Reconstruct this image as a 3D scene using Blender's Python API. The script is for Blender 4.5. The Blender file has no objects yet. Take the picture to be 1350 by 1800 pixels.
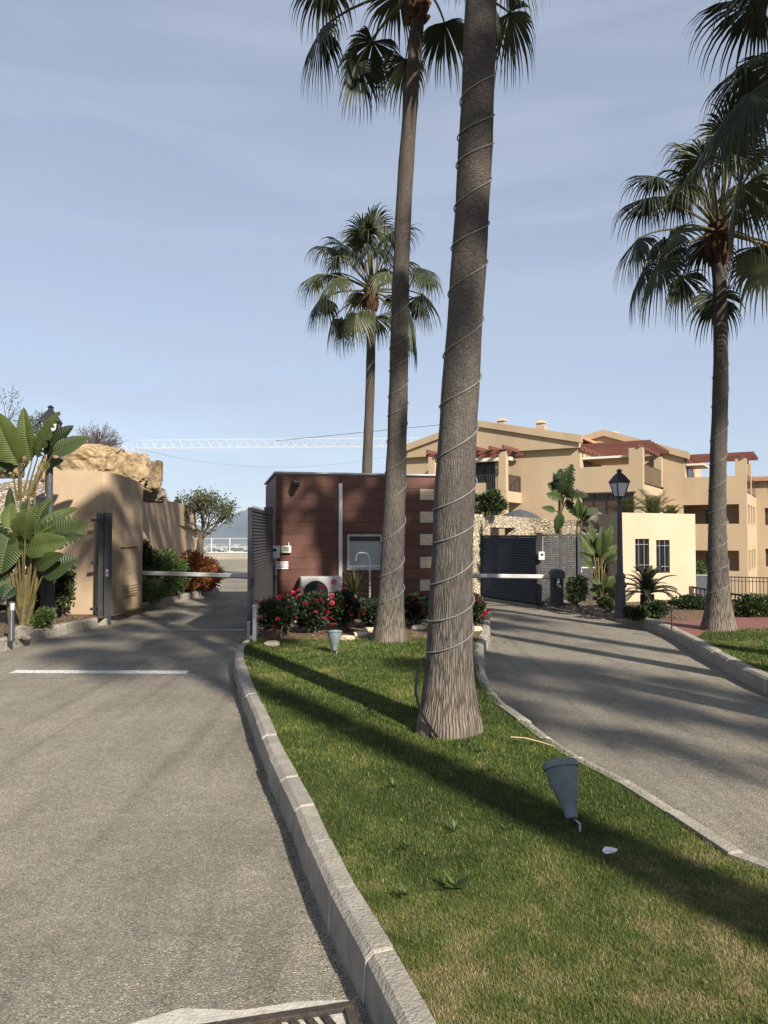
import bpy, math, random
import numpy as np
from mathutils import Vector, Matrix
from mathutils.geometry import tessellate_polygon
S = bpy.context.scene
COL = S.collection
R = math.radians
random.seed(7)
rng = np.random.default_rng(11)

# ------------------------------------------------------------------ camera
F = 1300.0; HC = 1.65; TH = math.atan(40 / F)
cam_d = bpy.data.cameras.new('camera'); cam = bpy.data.objects.new('camera', cam_d); COL.objects.link(cam)
cam.location = (0, 0, HC); cam.rotation_euler = (R(90) + TH, 0, 0)
cam_d.sensor_width = 36; cam_d.lens = F / 1800 * 36; cam_d.clip_start = 0.05; cam_d.clip_end = 60000
S.camera = cam
# ------------------------------------------------------------------ sky and sun
SUN_EL = 33.0; SHX, SHY = 0.52, -0.854          # horizontal direction towards the sun
w = bpy.data.worlds.new('World'); S.world = w; w.use_nodes = True
wn = w.node_tree.nodes; wl = w.node_tree.links
bg = wn['Background']; sky = wn.new('ShaderNodeTexSky'); sky.sky_type = 'NISHITA'; sky.sun_disc = False
sky.sun_elevation = R(SUN_EL); sky.sun_rotation = math.atan2(SHX, SHY)
sky.air_density = 1.0; sky.dust_density = 0.3; sky.ozone_density = 3.0; sky.altitude = 80
hs = wn.new('ShaderNodeHueSaturation'); hs.inputs['Saturation'].default_value = .74; wl.new(sky.outputs[0], hs.inputs['Color'])
# thin high veil of cirrus
tc = wn.new('ShaderNodeTexCoord'); mpw = wn.new('ShaderNodeMapping'); mpw.inputs['Scale'].default_value = (1.0, 1.0, 6.5); mpw.inputs['Rotation'].default_value = (.3, .2, .5); wl.new(tc.outputs['Generated'], mpw.inputs[0])
cn = wn.new('ShaderNodeTexNoise'); cn.inputs['Scale'].default_value = 2.2; cn.inputs['Detail'].default_value = 6; cn.inputs['Distortion'].default_value = .6; wl.new(mpw.outputs[0], cn.inputs['Vector'])
cr0 = wn.new('ShaderNodeValToRGB'); cr0.color_ramp.elements[0].position = .42; cr0.color_ramp.elements[1].position = .78; cr0.color_ramp.elements[0].color = (.46, .46, .46, 1); cr0.color_ramp.elements[1].color = (.86, .86, .86, 1); wl.new(cn.outputs[0], cr0.inputs[0])
cm0 = wn.new('ShaderNodeMix'); cm0.data_type = 'RGBA'; wl.new(cr0.outputs[0], cm0.inputs[0]); wl.new(hs.outputs[0], cm0.inputs[6]); cm0.inputs[7].default_value = (3.75, 4.2, 5.25, 1)
wl.new(cm0.outputs[2], bg.inputs[0]); bg.inputs[1].default_value = 0.070
sd = bpy.data.lights.new('sun', 'SUN'); sd.energy = 4.9; sd.angle = R(1.0); sd.color = (1.0, 0.915, 0.80)
so = bpy.data.objects.new('sun', sd); COL.objects.link(so)
ce = math.cos(R(SUN_EL))
so.rotation_euler = Vector((-SHX * ce, -SHY * ce, -math.sin(R(SUN_EL)))).to_track_quat('-Z', 'Y').to_euler()
so.location = (10, -16, 14)
S.view_settings.view_transform = 'Standard'; S.view_settings.look = 'None'
S.view_settings.gamma = 1; S.view_settings.exposure = 1.0; S.view_settings.use_curve_mapping = False
S.render.engine = 'CYCLES'
S.cycles.max_bounces = 6; S.cycles.volume_bounces = 0; S.cycles.transparent_max_bounces = 8

# ------------------------------------------------------------------ helpers
def P(px, py, Y):
    """point seen at photo pixel px,py at depth Y"""
    dx = (px - 675) / F; dy = (900 - py) / F
    t = Y / (math.cos(TH) - math.sin(TH) * dy)
    return Vector((dx * t, Y, HC + t * (math.sin(TH) + math.cos(TH) * dy)))
def G(px, py, z=0.0):
    dx = (px - 675) / F; dy = (900 - py) / F
    t = (z - HC) / (math.sin(TH) + math.cos(TH) * dy)
    return Vector((dx * t, t * (math.cos(TH) - math.sin(TH) * dy), z))
ORG = {}
def org(p):
    return ORG.get(p.name, Vector((0, 0, 0))) if p else Vector((0, 0, 0))
def tag(o, label=None, cat=None, group=None, kind=None):
    if label: o['label'] = label
    if cat: o['category'] = cat
    if group: o['group'] = group
    if kind: o['kind'] = kind
    return o
def thing(name, label=None, cat=None, loc=(0, 0, 0), rz=0, group=None, kind=None, local=False):
    o = bpy.data.objects.new(name, None); COL.objects.link(o)
    o.location = loc; o.rotation_euler = (0, 0, rz); o.empty_display_size = .2
    ORG[o.name] = Vector((0, 0, 0)) if local else Vector(loc)
    return tag(o, label, cat, group, kind)
def put(name, me, parent=None, loc=(0, 0, 0), rot=(0, 0, 0), scale=(1, 1, 1)):
    """a further piece sharing mesh data"""
    o = bpy.data.objects.new(name, me); COL.objects.link(o)
    o.location = Vector(loc) - org(parent); o.rotation_euler = rot; o.scale = scale
    if parent: o.parent = parent; ORG[o.name] = org(parent)
    return o
class MB:
    def __init__(s): s.v = []; s.f = []; s.uv = None
    def add(s, vs, fs):
        n = len(s.v); s.v += [tuple(q) for q in vs]; s.f += [tuple(i + n for i in f) for f in fs]; return s
    def box(s, c, d, rz=0, M=None):
        x, y, z = d[0] / 2, d[1] / 2, d[2] / 2
        vs = [Vector(q) for q in ((-x,-y,-z),(x,-y,-z),(x,y,-z),(-x,y,-z),(-x,-y,z),(x,-y,z),(x,y,z),(-x,y,z))]
        if M is None: M = Matrix.Rotation(rz, 3, 'Z')
        c = Vector(c)
        return s.add([M @ q + c for q in vs], [(0,3,2,1),(4,5,6,7),(0,1,5,4),(1,2,6,5),(2,3,7,6),(3,0,4,7)])
    def bx(s, x0, x1, y0, y1, z0, z1):
        return s.box(((x0+x1)/2,(y0+y1)/2,(z0+z1)/2), (abs(x1-x0),abs(y1-y0),abs(z1-z0)))
    def bar(s, a, b, w, h=None):
        a = Vector(a); b = Vector(b); d = b - a; L = d.length; h = h or w
        q = d.to_track_quat('X', 'Z').to_matrix()
        return s.box((a + b) / 2, (L, w, h), M=q)
    def tube(s, pts, rad, n=8, cap=True):
        pts = [Vector(p) for p in pts]
        if not hasattr(rad, '__len__'): rad = [rad] * len(pts)
        up = Vector((0, 0, 1)); rings = []
        prev = None
        for i, p in enumerate(pts):
            d = (pts[min(i+1, len(pts)-1)] - pts[max(i-1, 0)]).normalized()
            if prev is None:
                a = d.cross(up) if abs(d.z) < .95 else d.cross(Vector((0, 1, 0)))
            else: a = prev - d * prev.dot(d)
            a.normalize(); b = d.cross(a); prev = a
            rings.append([p + (a * math.cos(2*math.pi*k/n) + b * math.sin(2*math.pi*k/n)) * rad[i] for k in range(n)])
        vs = [q for r in rings for q in r]; fs = []
        for i in range(len(pts) - 1):
            for k in range(n):
                fs.append((i*n+k, i*n+(k+1) % n, (i+1)*n+(k+1) % n, (i+1)*n+k))
        if cap: fs.append(tuple(range(n-1, -1, -1))); fs.append(tuple((len(pts)-1)*n + k for k in range(n)))
        return s.add(vs, fs)
    def lathe(s, prof, c=(0, 0, 0), n=16, M=None, cap=True):
        c = Vector(c); vs = []; fs = []
        for r, z in prof:
            for k in range(n):
                q = Vector((r*math.cos(2*math.pi*k/n), r*math.sin(2*math.pi*k/n), z))
                vs.append((M @ q if M else q) + c)
        m = len(prof)
        for i in range(m-1):
            for k in range(n): fs.append((i*n+k, i*n+(k+1) % n, (i+1)*n+(k+1) % n, (i+1)*n+k))
        if cap: fs.append(tuple(range(n-1, -1, -1))); fs.append(tuple((m-1)*n+k for k in range(n)))
        return s.add(vs, fs)
    def prism(s, poly, z0, z1):
        n = len(poly)
        vs = [(p[0], p[1], z0) for p in poly] + [(p[0], p[1], z1) for p in poly]
        tr = tessellate_polygon([[Vector((p[0], p[1], 0)) for p in poly]])
        fs = []
        for t in tr:
            a, b, c = [Vector((poly[i][0], poly[i][1], 0)) for i in t]
            if (b-a).cross(c-a).z < 0: t = (t[0], t[2], t[1])
            fs.append(tuple(i + n for i in t)); fs.append((t[0], t[2], t[1]))
        ar = sum(poly[i][0]*poly[(i+1) % n][1]-poly[(i+1) % n][0]*poly[i][1] for i in range(n))
        for i in range(n):
            j = (i+1) % n
            fs.append((i, j, j+n, i+n) if ar > 0 else (j, i, i+n, j+n))
        return s.add(vs, fs)
    def xz(s, poly, y0, y1):
        """polygon in x,z pushed along y"""
        m = MB().prism([(p[0], p[1]) for p in poly], 0, 1)
        return s.add([(v[0], y0 if v[2] < .5 else y1, v[1]) for v in m.v], [tuple(reversed(f)) for f in m.f] if y1 > y0 else m.f)
    def sheet(s, poly, z):
        tr = tessellate_polygon([[Vector((p[0], p[1], 0)) for p in poly]]); fs = []
        for t in tr:
            a, b, c = [Vector((poly[i][0], poly[i][1], 0)) for i in t]
            fs.append(tuple(t) if (b-a).cross(c-a).z > 0 else (t[0], t[2], t[1]))
        return s.add([(p[0], p[1], z) for p in poly], fs)
    def mesh(s, name, m, o=Vector((0, 0, 0)), smooth=False):
        me = bpy.data.meshes.new(name)
        me.from_pydata([(v[0]-o[0], v[1]-o[1], v[2]-o[2]) for v in s.v], [], s.f); me.update()
        if m: me.materials.append(m)
        if smooth: me.polygons.foreach_set('use_smooth', [True]*len(me.polygons))
        return me
    def build(s, name, m, parent=None, smooth=False, bevel=0, kind=None, loc=None):
        if parent is None and loc is not None: o0 = Vector(loc)
        else: o0 = org(parent)
        me = s.mesh(name, m, o0, smooth)
        o = bpy.data.objects.new(name, me); COL.objects.link(o)
        if parent: o.parent = parent; ORG[o.name] = org(parent)
        else:
            if loc is not None: o.location = loc
            ORG[o.name] = o0
        if bevel:
            b = o.modifiers.new('bevel', 'BEVEL'); b.width = bevel; b.segments = 2; b.limit_method = 'ANGLE'
        if smooth:
            try: me.set_sharp_from_angle(angle=R(40))
            except Exception: pass
        if kind: o['kind'] = kind
        return o
def npmesh(name, V, Fq, m, rnd=None):
    """big mesh from numpy: V (n,3), Fq (f,k); rnd per face value"""
    me = bpy.data.meshes.new(name); n, k = Fq.shape
    me.vertices.add(len(V)); me.vertices.foreach_set('co', np.asarray(V, np.float32).ravel())
    me.loops.add(n*k); me.loops.foreach_set('vertex_index', Fq.astype(np.int32).ravel())
    me.polygons.add(n); me.polygons.foreach_set('loop_start', np.arange(0, n*k, k, dtype=np.int32))
    try: me.polygons.foreach_set('loop_total', np.full(n, k, dtype=np.int32))
    except Exception: pass
    if rnd is not None:
        a = me.attributes.new('rnd', 'FLOAT', 'FACE'); a.data.foreach_set('value', np.asarray(rnd, np.float32))
    me.update(calc_edges=True); me.validate()
    if m: me.materials.append(m)
    return me
def nrm(a): return a / np.maximum(np.linalg.norm(a, axis=1, keepdims=True), 1e-9)

# ------------------------------------------------------------------ materials
def sr(r, g, b):
    f = lambda c: (c/12.92 if c <= .04045 else ((c+.055)/1.055)**2.4)
    return (f(r/255), f(g/255), f(b/255))
def node(nt, t, **kw):
    n = nt.nodes.new(t)
    for k, v in kw.items(): setattr(n, k, v)
    return n
def mat(name, a, b=None, scale=4, rough=.8, bump=0, bscale=60, spec=.3, metal=0, stretch=(1, 1, 1), lo=.35, hi=.65,
        c=None, cscale=1.0, camt=.5, coord='pos', vor=0, cst=None):
    m = bpy.data.materials.new(name); m.use_nodes = True; nt = m.node_tree; L = nt.links
    bs = nt.nodes['Principled BSDF']
    bs.inputs['Roughness'].default_value = rough; bs.inputs['Metallic'].default_value = metal
    bs.inputs['Specular IOR Level'].default_value = spec
    if coord == 'pos': src = node(nt, 'ShaderNodeNewGeometry').outputs['Position']
    else: src = node(nt, 'ShaderNodeTexCoord').outputs['Object']
    mp = node(nt, 'ShaderNodeMapping'); mp.inputs['Scale'].default_value = stretch; L.new(src, mp.inputs['Vector'])
    v = mp.outputs[0]; m['v'] = 0
    b = b or tuple(x*.8 for x in a)
    nz = node(nt, 'ShaderNodeTexNoise'); nz.inputs['Scale'].default_value = scale; nz.inputs['Detail'].default_value = 7
    nz.inputs['Roughness'].default_value = .62; L.new(v, nz.inputs['Vector'])
    rp = node(nt, 'ShaderNodeValToRGB'); rp.color_ramp.elements[0].position = lo; rp.color_ramp.elements[1].position = hi
    rp.color_ramp.elements[0].color = (*b, 1); rp.color_ramp.elements[1].color = (*a, 1); L.new(nz.outputs[0], rp.inputs[0])
    out = rp.outputs[0]
    if c:
        n2 = node(nt, 'ShaderNodeTexNoise'); n2.inputs['Scale'].default_value = cscale; n2.inputs['Detail'].default_value = 5
        if cst: mp2 = node(nt, 'ShaderNodeMapping'); mp2.inputs['Scale'].default_value = cst; L.new(src, mp2.inputs['Vector']); L.new(mp2.outputs[0], n2.inputs['Vector'])
        else: L.new(v, n2.inputs['Vector'])
        r2 = node(nt, 'ShaderNodeValToRGB'); r2.color_ramp.elements[0].position = .45; r2.color_ramp.elements[1].position = .7
        r2.color_ramp.elements[1].color = (camt,)*3 + (1,); L.new(n2.outputs[0], r2.inputs[0])
        mx = node(nt, 'ShaderNodeMix', data_type='RGBA'); L.new(r2.outputs[0], mx.inputs[0]); L.new(out, mx.inputs[6]); mx.inputs[7].default_value = (*c, 1)
        out = mx.outputs[2]
    L.new(out, bs.inputs['Base Color'])
    if bump:
        if vor:
            t = node(nt, 'ShaderNodeTexVoronoi'); t.inputs['Scale'].default_value = bscale; h = t.outputs['Distance']
        else:
            t = node(nt, 'ShaderNodeTexNoise'); t.inputs['Scale'].default_value = bscale; t.inputs['Detail'].default_value = 6; h = t.outputs[0]
        L.new(v, t.inputs['Vector'])
        bp = node(nt, 'ShaderNodeBump'); bp.inputs['Strength'].default_value = bump; bp.inputs['Distance'].default_value = .02
        L.new(h, bp.inputs['Height']); L.new(bp.outputs[0], bs.inputs['Normal'])
    return m
def leafmat(name, cols, rough=.5, trans=.25, attr='rnd', spec=.4, noise=0):
    m = bpy.data.materials.new(name); m.use_nodes = True; nt = m.node_tree; L = nt.links; bs = nt.nodes['Principled BSDF']
    if attr == 'obj': src = node(nt, 'ShaderNodeObjectInfo').outputs['Random']
    else: src = node(nt, 'ShaderNodeAttribute', attribute_name=attr).outputs['Fac']
    if noise:
        nz = node(nt, 'ShaderNodeTexNoise'); nz.inputs['Scale'].default_value = noise; nz.inputs['Detail'].default_value = 4
        L.new(node(nt, 'ShaderNodeNewGeometry').outputs['Position'], nz.inputs['Vector'])
        ad = node(nt, 'ShaderNodeMath', operation='MULTIPLY_ADD'); ad.inputs[1].default_value = 1.6; ad.inputs[2].default_value = -.8
        L.new(nz.outputs[0], ad.inputs[0])
        a2 = node(nt, 'ShaderNodeMath', operation='ADD'); L.new(src, a2.inputs[0]); L.new(ad.outputs[0], a2.inputs[1]); src = a2.outputs[0]
    rp = node(nt, 'ShaderNodeValToRGB'); cr = rp.color_ramp
    while len(cr.elements) < len(cols): cr.elements.new(.5)
    for i, c in enumerate(cols): cr.elements[i].position = i/(len(cols)-1) if len(c) == 3 else c[3]; cr.elements[i].color = (*c[:3], 1)
    L.new(src, rp.inputs[0]); L.new(rp.outputs[0], bs.inputs['Base Color'])
    bs.inputs['Roughness'].default_value = rough; bs.inputs['Specular IOR Level'].default_value = spec
    tr = node(nt, 'ShaderNodeBsdfTranslucent'); L.new(rp.outputs[0], tr.inputs[0])
    mx = node(nt, 'ShaderNodeMixShader'); mx.inputs[0].default_value = trans
    L.new(bs.outputs[0], mx.inputs[1]); L.new(tr.outputs[0], mx.inputs[2]); L.new(mx.outputs[0], nt.nodes['Material Output'].inputs[0])
    return m
def asphalt():
    m = bpy.data.materials.new('asphalt'); m.use_nodes = True; nt = m.node_tree; L = nt.links; bs = nt.nodes['Principled BSDF']
    pos = node(nt, 'ShaderNodeNewGeometry').outputs['Position']
    def nz(sc, det=4, ro=.6):
        n = node(nt, 'ShaderNodeTexNoise'); n.inputs['Scale'].default_value = sc; n.inputs['Detail'].default_value = det; n.inputs['Roughness'].default_value = ro
        L.new(pos, n.inputs['Vector']); return n.outputs[0]
    def ramp(src, stops):
        r = node(nt, 'ShaderNodeValToRGB'); cr = r.color_ramp
        while len(cr.elements) < len(stops): cr.elements.new(.5)
        for i, (p, c) in enumerate(stops): cr.elements[i].position = p; cr.elements[i].color = (*c, 1)
        L.new(src, r.inputs[0]); return r.outputs[0]
    def mixc(f, a, b, t='MIX'):
        x = node(nt, 'ShaderNodeMix', data_type='RGBA', blend_type=t)
        if hasattr(f, 'links'): L.new(f, x.inputs[0])
        else: x.inputs[0].default_value = f
        L.new(a, x.inputs[6]); L.new(b, x.inputs[7]); return x.outputs[2]
    vo = node(nt, 'ShaderNodeTexVoronoi'); vo.inputs['Scale'].default_value = 175; L.new(pos, vo.inputs['Vector'])
    vs = node(nt, 'ShaderNodeSeparateColor'); L.new(vo.outputs['Color'], vs.inputs[0])
    stone = ramp(vs.outputs[0], [(0, (.12, .106, .083)), (.3, (.208, .187, .149)), (.85, (.278, .251, .20)), (1, (.47, .43, .35))])
    big = ramp(nz(.55, 5), [(.3, (.70, .70, .72)), (.5, (.98, .98, .97)), (.72, (1.16, 1.14, 1.08))])
    base = mixc(1.0, stone, big, 'MULTIPLY')
    fine = ramp(nz(260, 2), [(.3, (.6, .6, .6)), (.62, (1.2, 1.2, 1.2))]); base = mixc(.8, base, fine, 'MULTIPLY')
    # tar stains and worn specks
    st = ramp(nz(3.2, 6, .7), [(.62, (0, 0, 0)), (.74, (.5, .5, .5))])
    dk = node(nt, 'ShaderNodeRGB'); dk.outputs[0].default_value = (.05, .045, .04, 1)
    base = mixc(st, base, dk.outputs[0])
    # wheel-track drips: thin dark marks down the entry lane
    sp = node(nt, 'ShaderNodeSeparateXYZ'); L.new(pos, sp.inputs[0])
    mp = node(nt, 'ShaderNodeMapping'); mp.inputs['Scale'].default_value = (5, .32, 1); mp.inputs['Rotation'].default_value = (0, 0, R(-14)); L.new(pos, mp.inputs[0])
    n5 = node(nt, 'ShaderNodeTexNoise'); n5.inputs['Scale'].default_value = 1.2; n5.inputs['Detail'].default_value = 3; L.new(mp.outputs[0], n5.inputs['Vector'])
    tr = ramp(n5.outputs[0], [(.5, (1, 1, 1)), (.72, (.78, .77, .76))]); base = mixc(1.0, base, tr, 'MULTIPLY')
    mid_ = ramp(nz(2.3, 7, .7), [(.32, (.86, .86, .87)), (.66, (1.08, 1.07, 1.05))]); base = mixc(1.0, base, mid_, 'MULTIPLY')
    pch = ramp(nz(14, 4, .7), [(.35, (.86, .86, .86)), (.62, (1.06, 1.06, 1.06))]); base = mixc(1.0, base, pch, 'MULTIPLY')
    # oil drips: sparse small dark spots
    dv = node(nt, 'ShaderNodeTexVoronoi'); dv.inputs['Scale'].default_value = 2.1; dv.inputs['Randomness'].default_value = 1; dn = node(nt, 'ShaderNodeTexNoise'); dn.inputs['Scale'].default_value = 22; L.new(pos, dn.inputs['Vector'])
    da = node(nt, 'ShaderNodeVectorMath', operation='MULTIPLY_ADD'); L.new(dn.outputs['Color'], da.inputs[0]); da.inputs[1].default_value = (.05, .05, 0); L.new(pos, da.inputs[2]); L.new(da.outputs[0], dv.inputs['Vector'])
    sc2 = node(nt, 'ShaderNodeSeparateColor'); L.new(dv.outputs['Color'], sc2.inputs[0])
    th = node(nt, 'ShaderNodeMath', operation='MULTIPLY'); L.new(sc2.outputs[1], th.inputs[0]); th.inputs[1].default_value = .07
    ls = node(nt, 'ShaderNodeMapRange'); L.new(dv.outputs['Distance'], ls.inputs[0]); L.new(th.outputs[0], ls.inputs[2]); ls.inputs[1].default_value = 0; ls.inputs[3].default_value = .62; ls.inputs[4].default_value = 0
    base = mixc(ls.outputs[0], base, dk.outputs[0])
    L.new(base, bs.inputs['Base Color']); bs.inputs['Roughness'].default_value = .85; bs.inputs['Specular IOR Level'].default_value = .25
    bp = node(nt, 'ShaderNodeBump'); bp.inputs['Strength'].default_value = .7; bp.inputs['Distance'].default_value = .008
    L.new(vo.outputs['Distance'], bp.inputs['Height']); bp.invert = True; L.new(bp.outputs[0], bs.inputs['Normal'])
    return m
def barkmat():
    m = bpy.data.materials.new('palm_bark'); m.use_nodes = True; nt = m.node_tree; L = nt.links; bs = nt.nodes['Principled BSDF']
    uv = node(nt, 'ShaderNodeUVMap'); sx = node(nt, 'ShaderNodeSeparateXYZ'); L.new(uv.outputs[0], sx.inputs[0])
    oi = node(nt, 'ShaderNodeObjectInfo')
    def nz(scale, det=6, ro=.6, loc=0):
        mp = node(nt, 'ShaderNodeMapping'); mp.inputs['Scale'].default_value = (*scale, 1); L.new(uv.outputs[0], mp.inputs[0])
        n = node(nt, 'ShaderNodeTexNoise'); n.noise_dimensions = '4D'; n.inputs['Scale'].default_value = 1; n.inputs['Detail'].default_value = det; n.inputs['Roughness'].default_value = ro
        ml = node(nt, 'ShaderNodeMath', operation='MULTIPLY'); ml.inputs[1].default_value = 40; L.new(oi.outputs['Random'], ml.inputs[0]); L.new(ml.outputs[0], n.inputs['W'])
        L.new(mp.outputs[0], n.inputs['Vector']); return n.outputs[0]
    def mr(src, a, b, c=0, d=1):
        n = node(nt, 'ShaderNodeMapRange'); n.inputs[1].default_value = a; n.inputs[2].default_value = b; n.inputs[3].default_value = c; n.inputs[4].default_value = d; L.new(src, n.inputs[0]); return n.outputs[0]
    def ma(op, a, b):
        n = node(nt, 'ShaderNodeMath', operation=op)
        for i, x in enumerate((a, b)):
            if hasattr(x, 'links'): L.new(x, n.inputs[i])
            else: n.inputs[i].default_value = x
        return n.outputs[0]
    def ramp(src, stops):
        r = node(nt, 'ShaderNodeValToRGB'); cr = r.color_ramp
        while len(cr.elements) < len(stops): cr.elements.new(.5)
        for i, (p, c) in enumerate(stops): cr.elements[i].position = p; cr.elements[i].color = (*c, 1)
        L.new(src, r.inputs[0]); return r.outputs[0]
    # u runs 0..1 round the trunk, v is height in metres
    # warp the coordinates, then cracks as the edges of long upright cells
    wv = node(nt, 'ShaderNodeMapping'); wv.inputs['Scale'].default_value = (9, 5, 1); L.new(uv.outputs[0], wv.inputs[0])
    wn1 = node(nt, 'ShaderNodeTexNoise'); wn1.inputs['Scale'].default_value = 1; wn1.inputs['Detail'].default_value = 5; L.new(wv.outputs[0], wn1.inputs['Vector'])
    sub = node(nt, 'ShaderNodeVectorMath', operation='SUBTRACT'); L.new(wn1.outputs['Color'], sub.inputs[0]); sub.inputs[1].default_value = (.5, .5, .5)
    scl = node(nt, 'ShaderNodeVectorMath', operation='MULTIPLY'); L.new(sub.outputs[0], scl.inputs[0]); scl.inputs[1].default_value = (.03, .12, 0)
    wuv = node(nt, 'ShaderNodeVectorMath', operation='ADD'); L.new(uv.outputs[0], wuv.inputs[0]); L.new(scl.outputs[0], wuv.inputs[1])
    def cells(sx_, sy_, w0, w1):
        mp = node(nt, 'ShaderNodeMapping'); mp.inputs['Scale'].default_value = (sx_, sy_, 1); L.new(wuv.outputs[0], mp.inputs[0])
        v = node(nt, 'ShaderNodeTexVoronoi', feature='DISTANCE_TO_EDGE'); v.voronoi_dimensions = '2D'; v.inputs['Scale'].default_value = 1; L.new(mp.outputs[0], v.inputs['Vector'])
        return mr(v.outputs[0], w0, w1)
    c_lo = cells(64, 4.2, .0, .26); c_hi = cells(52, 20, -.05, .16); c_ring = cells(7, 44, -.05, .2)
    hf = mr(sx.outputs[1], .5, 3.2)
    inv = ma('SUBTRACT', 1.0, hf)
    body = ma('ADD', ma('MULTIPLY', c_lo, inv), ma('MULTIPLY', ma('ADD', ma('MULTIPLY', c_hi, .55), ma('MULTIPLY', c_ring, .45)), hf))
    grain = mr(nz((120, 18), 3, .6), .3, .7)
    hgt = ma('ADD', ma('MULTIPLY', body, .58), ma('MULTIPLY', grain, .42))
    col = ramp(hgt, [(0, (.020, .017, .015)), (.35, (.070, .063, .056)), (.72, (.128, .116, .104)), (1, (.20, .183, .165))])
    pat = ramp(nz((3, .9), 5), [(.35, (.72, .71, .72)), (.68, (1.1, 1.07, 1.02))])
    mx = node(nt, 'ShaderNodeMix', data_type='RGBA', blend_type='MULTIPLY'); mx.inputs[0].default_value = 1; L.new(col, mx.inputs[6]); L.new(pat, mx.inputs[7])
    # paler flare at the foot
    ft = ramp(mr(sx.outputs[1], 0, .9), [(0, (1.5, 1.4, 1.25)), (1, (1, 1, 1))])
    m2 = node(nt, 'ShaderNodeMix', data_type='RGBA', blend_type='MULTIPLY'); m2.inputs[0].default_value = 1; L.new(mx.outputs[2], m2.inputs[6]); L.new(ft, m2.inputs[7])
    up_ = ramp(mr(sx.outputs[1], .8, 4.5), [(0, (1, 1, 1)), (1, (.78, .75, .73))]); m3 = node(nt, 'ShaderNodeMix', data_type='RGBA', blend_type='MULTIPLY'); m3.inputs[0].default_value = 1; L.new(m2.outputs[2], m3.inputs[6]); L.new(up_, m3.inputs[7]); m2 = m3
    L.new(m2.outputs[2], bs.inputs['Base Color']); bs.inputs['Roughness'].default_value = .92; bs.inputs['Specular IOR Level'].default_value = .15
    bp = node(nt, 'ShaderNodeBump'); bp.inputs['Strength'].default_value = .9; bp.inputs['Distance'].default_value = .015; L.new(hgt, bp.inputs['Height']); L.new(bp.outputs[0], bs.inputs['Normal'])
    return m
def stonemat(name, cols, scale=6, stretch=(1, 1, 1.8), joint=(.10, .085, .065)):
    m = bpy.data.materials.new(name); m.use_nodes = True; nt = m.node_tree; L = nt.links; bs = nt.nodes['Principled BSDF']
    pos = node(nt, 'ShaderNodeNewGeometry').outputs['Position']
    mp = node(nt, 'ShaderNodeMapping'); mp.inputs['Scale'].default_value = stretch; L.new(pos, mp.inputs[0])
    v1 = node(nt, 'ShaderNodeTexVoronoi', feature='DISTANCE_TO_EDGE'); v2 = node(nt, 'ShaderNodeTexVoronoi')
    for v in (v1, v2): v.inputs['Scale'].default_value = scale; L.new(mp.outputs[0], v.inputs['Vector'])
    s = node(nt, 'ShaderNodeSeparateColor'); L.new(v2.outputs['Color'], s.inputs[0])
    rp = node(nt, 'ShaderNodeValToRGB'); cr = rp.color_ramp
    while len(cr.elements) < len(cols): cr.elements.new(.5)
    for i, c in enumerate(cols): cr.elements[i].position = i/(len(cols)-1); cr.elements[i].color = (*c, 1)
    L.new(s.outputs[0], rp.inputs[0])
    nz = node(nt, 'ShaderNodeTexNoise'); nz.inputs['Scale'].default_value = 25; L.new(pos, nz.inputs['Vector'])
    m0 = node(nt, 'ShaderNodeMix', data_type='RGBA', blend_type='OVERLAY'); m0.inputs[0].default_value = .6; L.new(rp.outputs[0], m0.inputs[6]); L.new(nz.outputs[0], m0.inputs[7])
    e = node(nt, 'ShaderNodeMapRange'); e.inputs[1].default_value = .02; e.inputs[2].default_value = .1; L.new(v1.outputs[0], e.inputs[0])
    mx = node(nt, 'ShaderNodeMix', data_type='RGBA'); L.new(e.outputs[0], mx.inputs[0]); mx.inputs[6].default_value = (*joint, 1); L.new(m0.outputs[2], mx.inputs[7])
    L.new(mx.outputs[2], bs.inputs['Base Color']); bs.inputs['Roughness'].default_value = .9
    bp = node(nt, 'ShaderNodeBump'); bp.inputs['Strength'].default_value = .9; bp.inputs['Distance'].default_value = .04; L.new(e.outputs[0], bp.inputs['Height']); L.new(bp.outputs[0], bs.inputs['Normal'])
    return m
def glassmat(name, col, rough=.06):
    m = bpy.data.materials.new(name); m.use_nodes = True; bs = m.node_tree.nodes['Principled BSDF']
    bs.inputs['Base Color'].default_value = (*col, 1); bs.inputs['Roughness'].default_value = rough; bs.inputs['Specular IOR Level'].default_value = .35
    return m
M = {}
M['asphalt'] = asphalt()
M['bark'] = barkmat()
M['concrete'] = mat('kerb_concrete', (.33, .30, .25), (.23, .208, .172), 9, .9, .6, 70, c=(.18, .165, .14), cscale=2.2, camt=.5)
M['mortar'] = mat('mortar', (.46, .43, .37), (.34, .32, .27), 20, .95, .4, 80)
M['earth'] = mat('dry_earth', (.16, .115, .075), (.09, .065, .045), 8, .95, .6, 30, c=(.22, .17, .11), cscale=3)
M['soil'] = mat('bed_soil', (.12, .075, .045), (.06, .04, .026), 22, .95, .8, 40, c=(.24, .16, .10), cscale=14, camt=.7)
M['lawn'] = mat('lawn_base', (.07, .08, .028), (.14, .105, .055), 5, .95, .5, 60)
M['redpath'] = mat('red_paving', (.20, .085, .07), (.15, .062, .052), 6, .85, .2, 80)
M['paint'] = mat('road_paint', (.62, .61, .58), (.33, .315, .28), 26, .7, .2, 60, lo=.40, hi=.56)
M['tan'] = mat('wall_tan', (.40, .305, .205), (.355, .265, .175), 1.6, .9, .25, 35, c=(.25, .175, .11), cscale=1.6, camt=.45, cst=(1, 1, .22))
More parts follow.
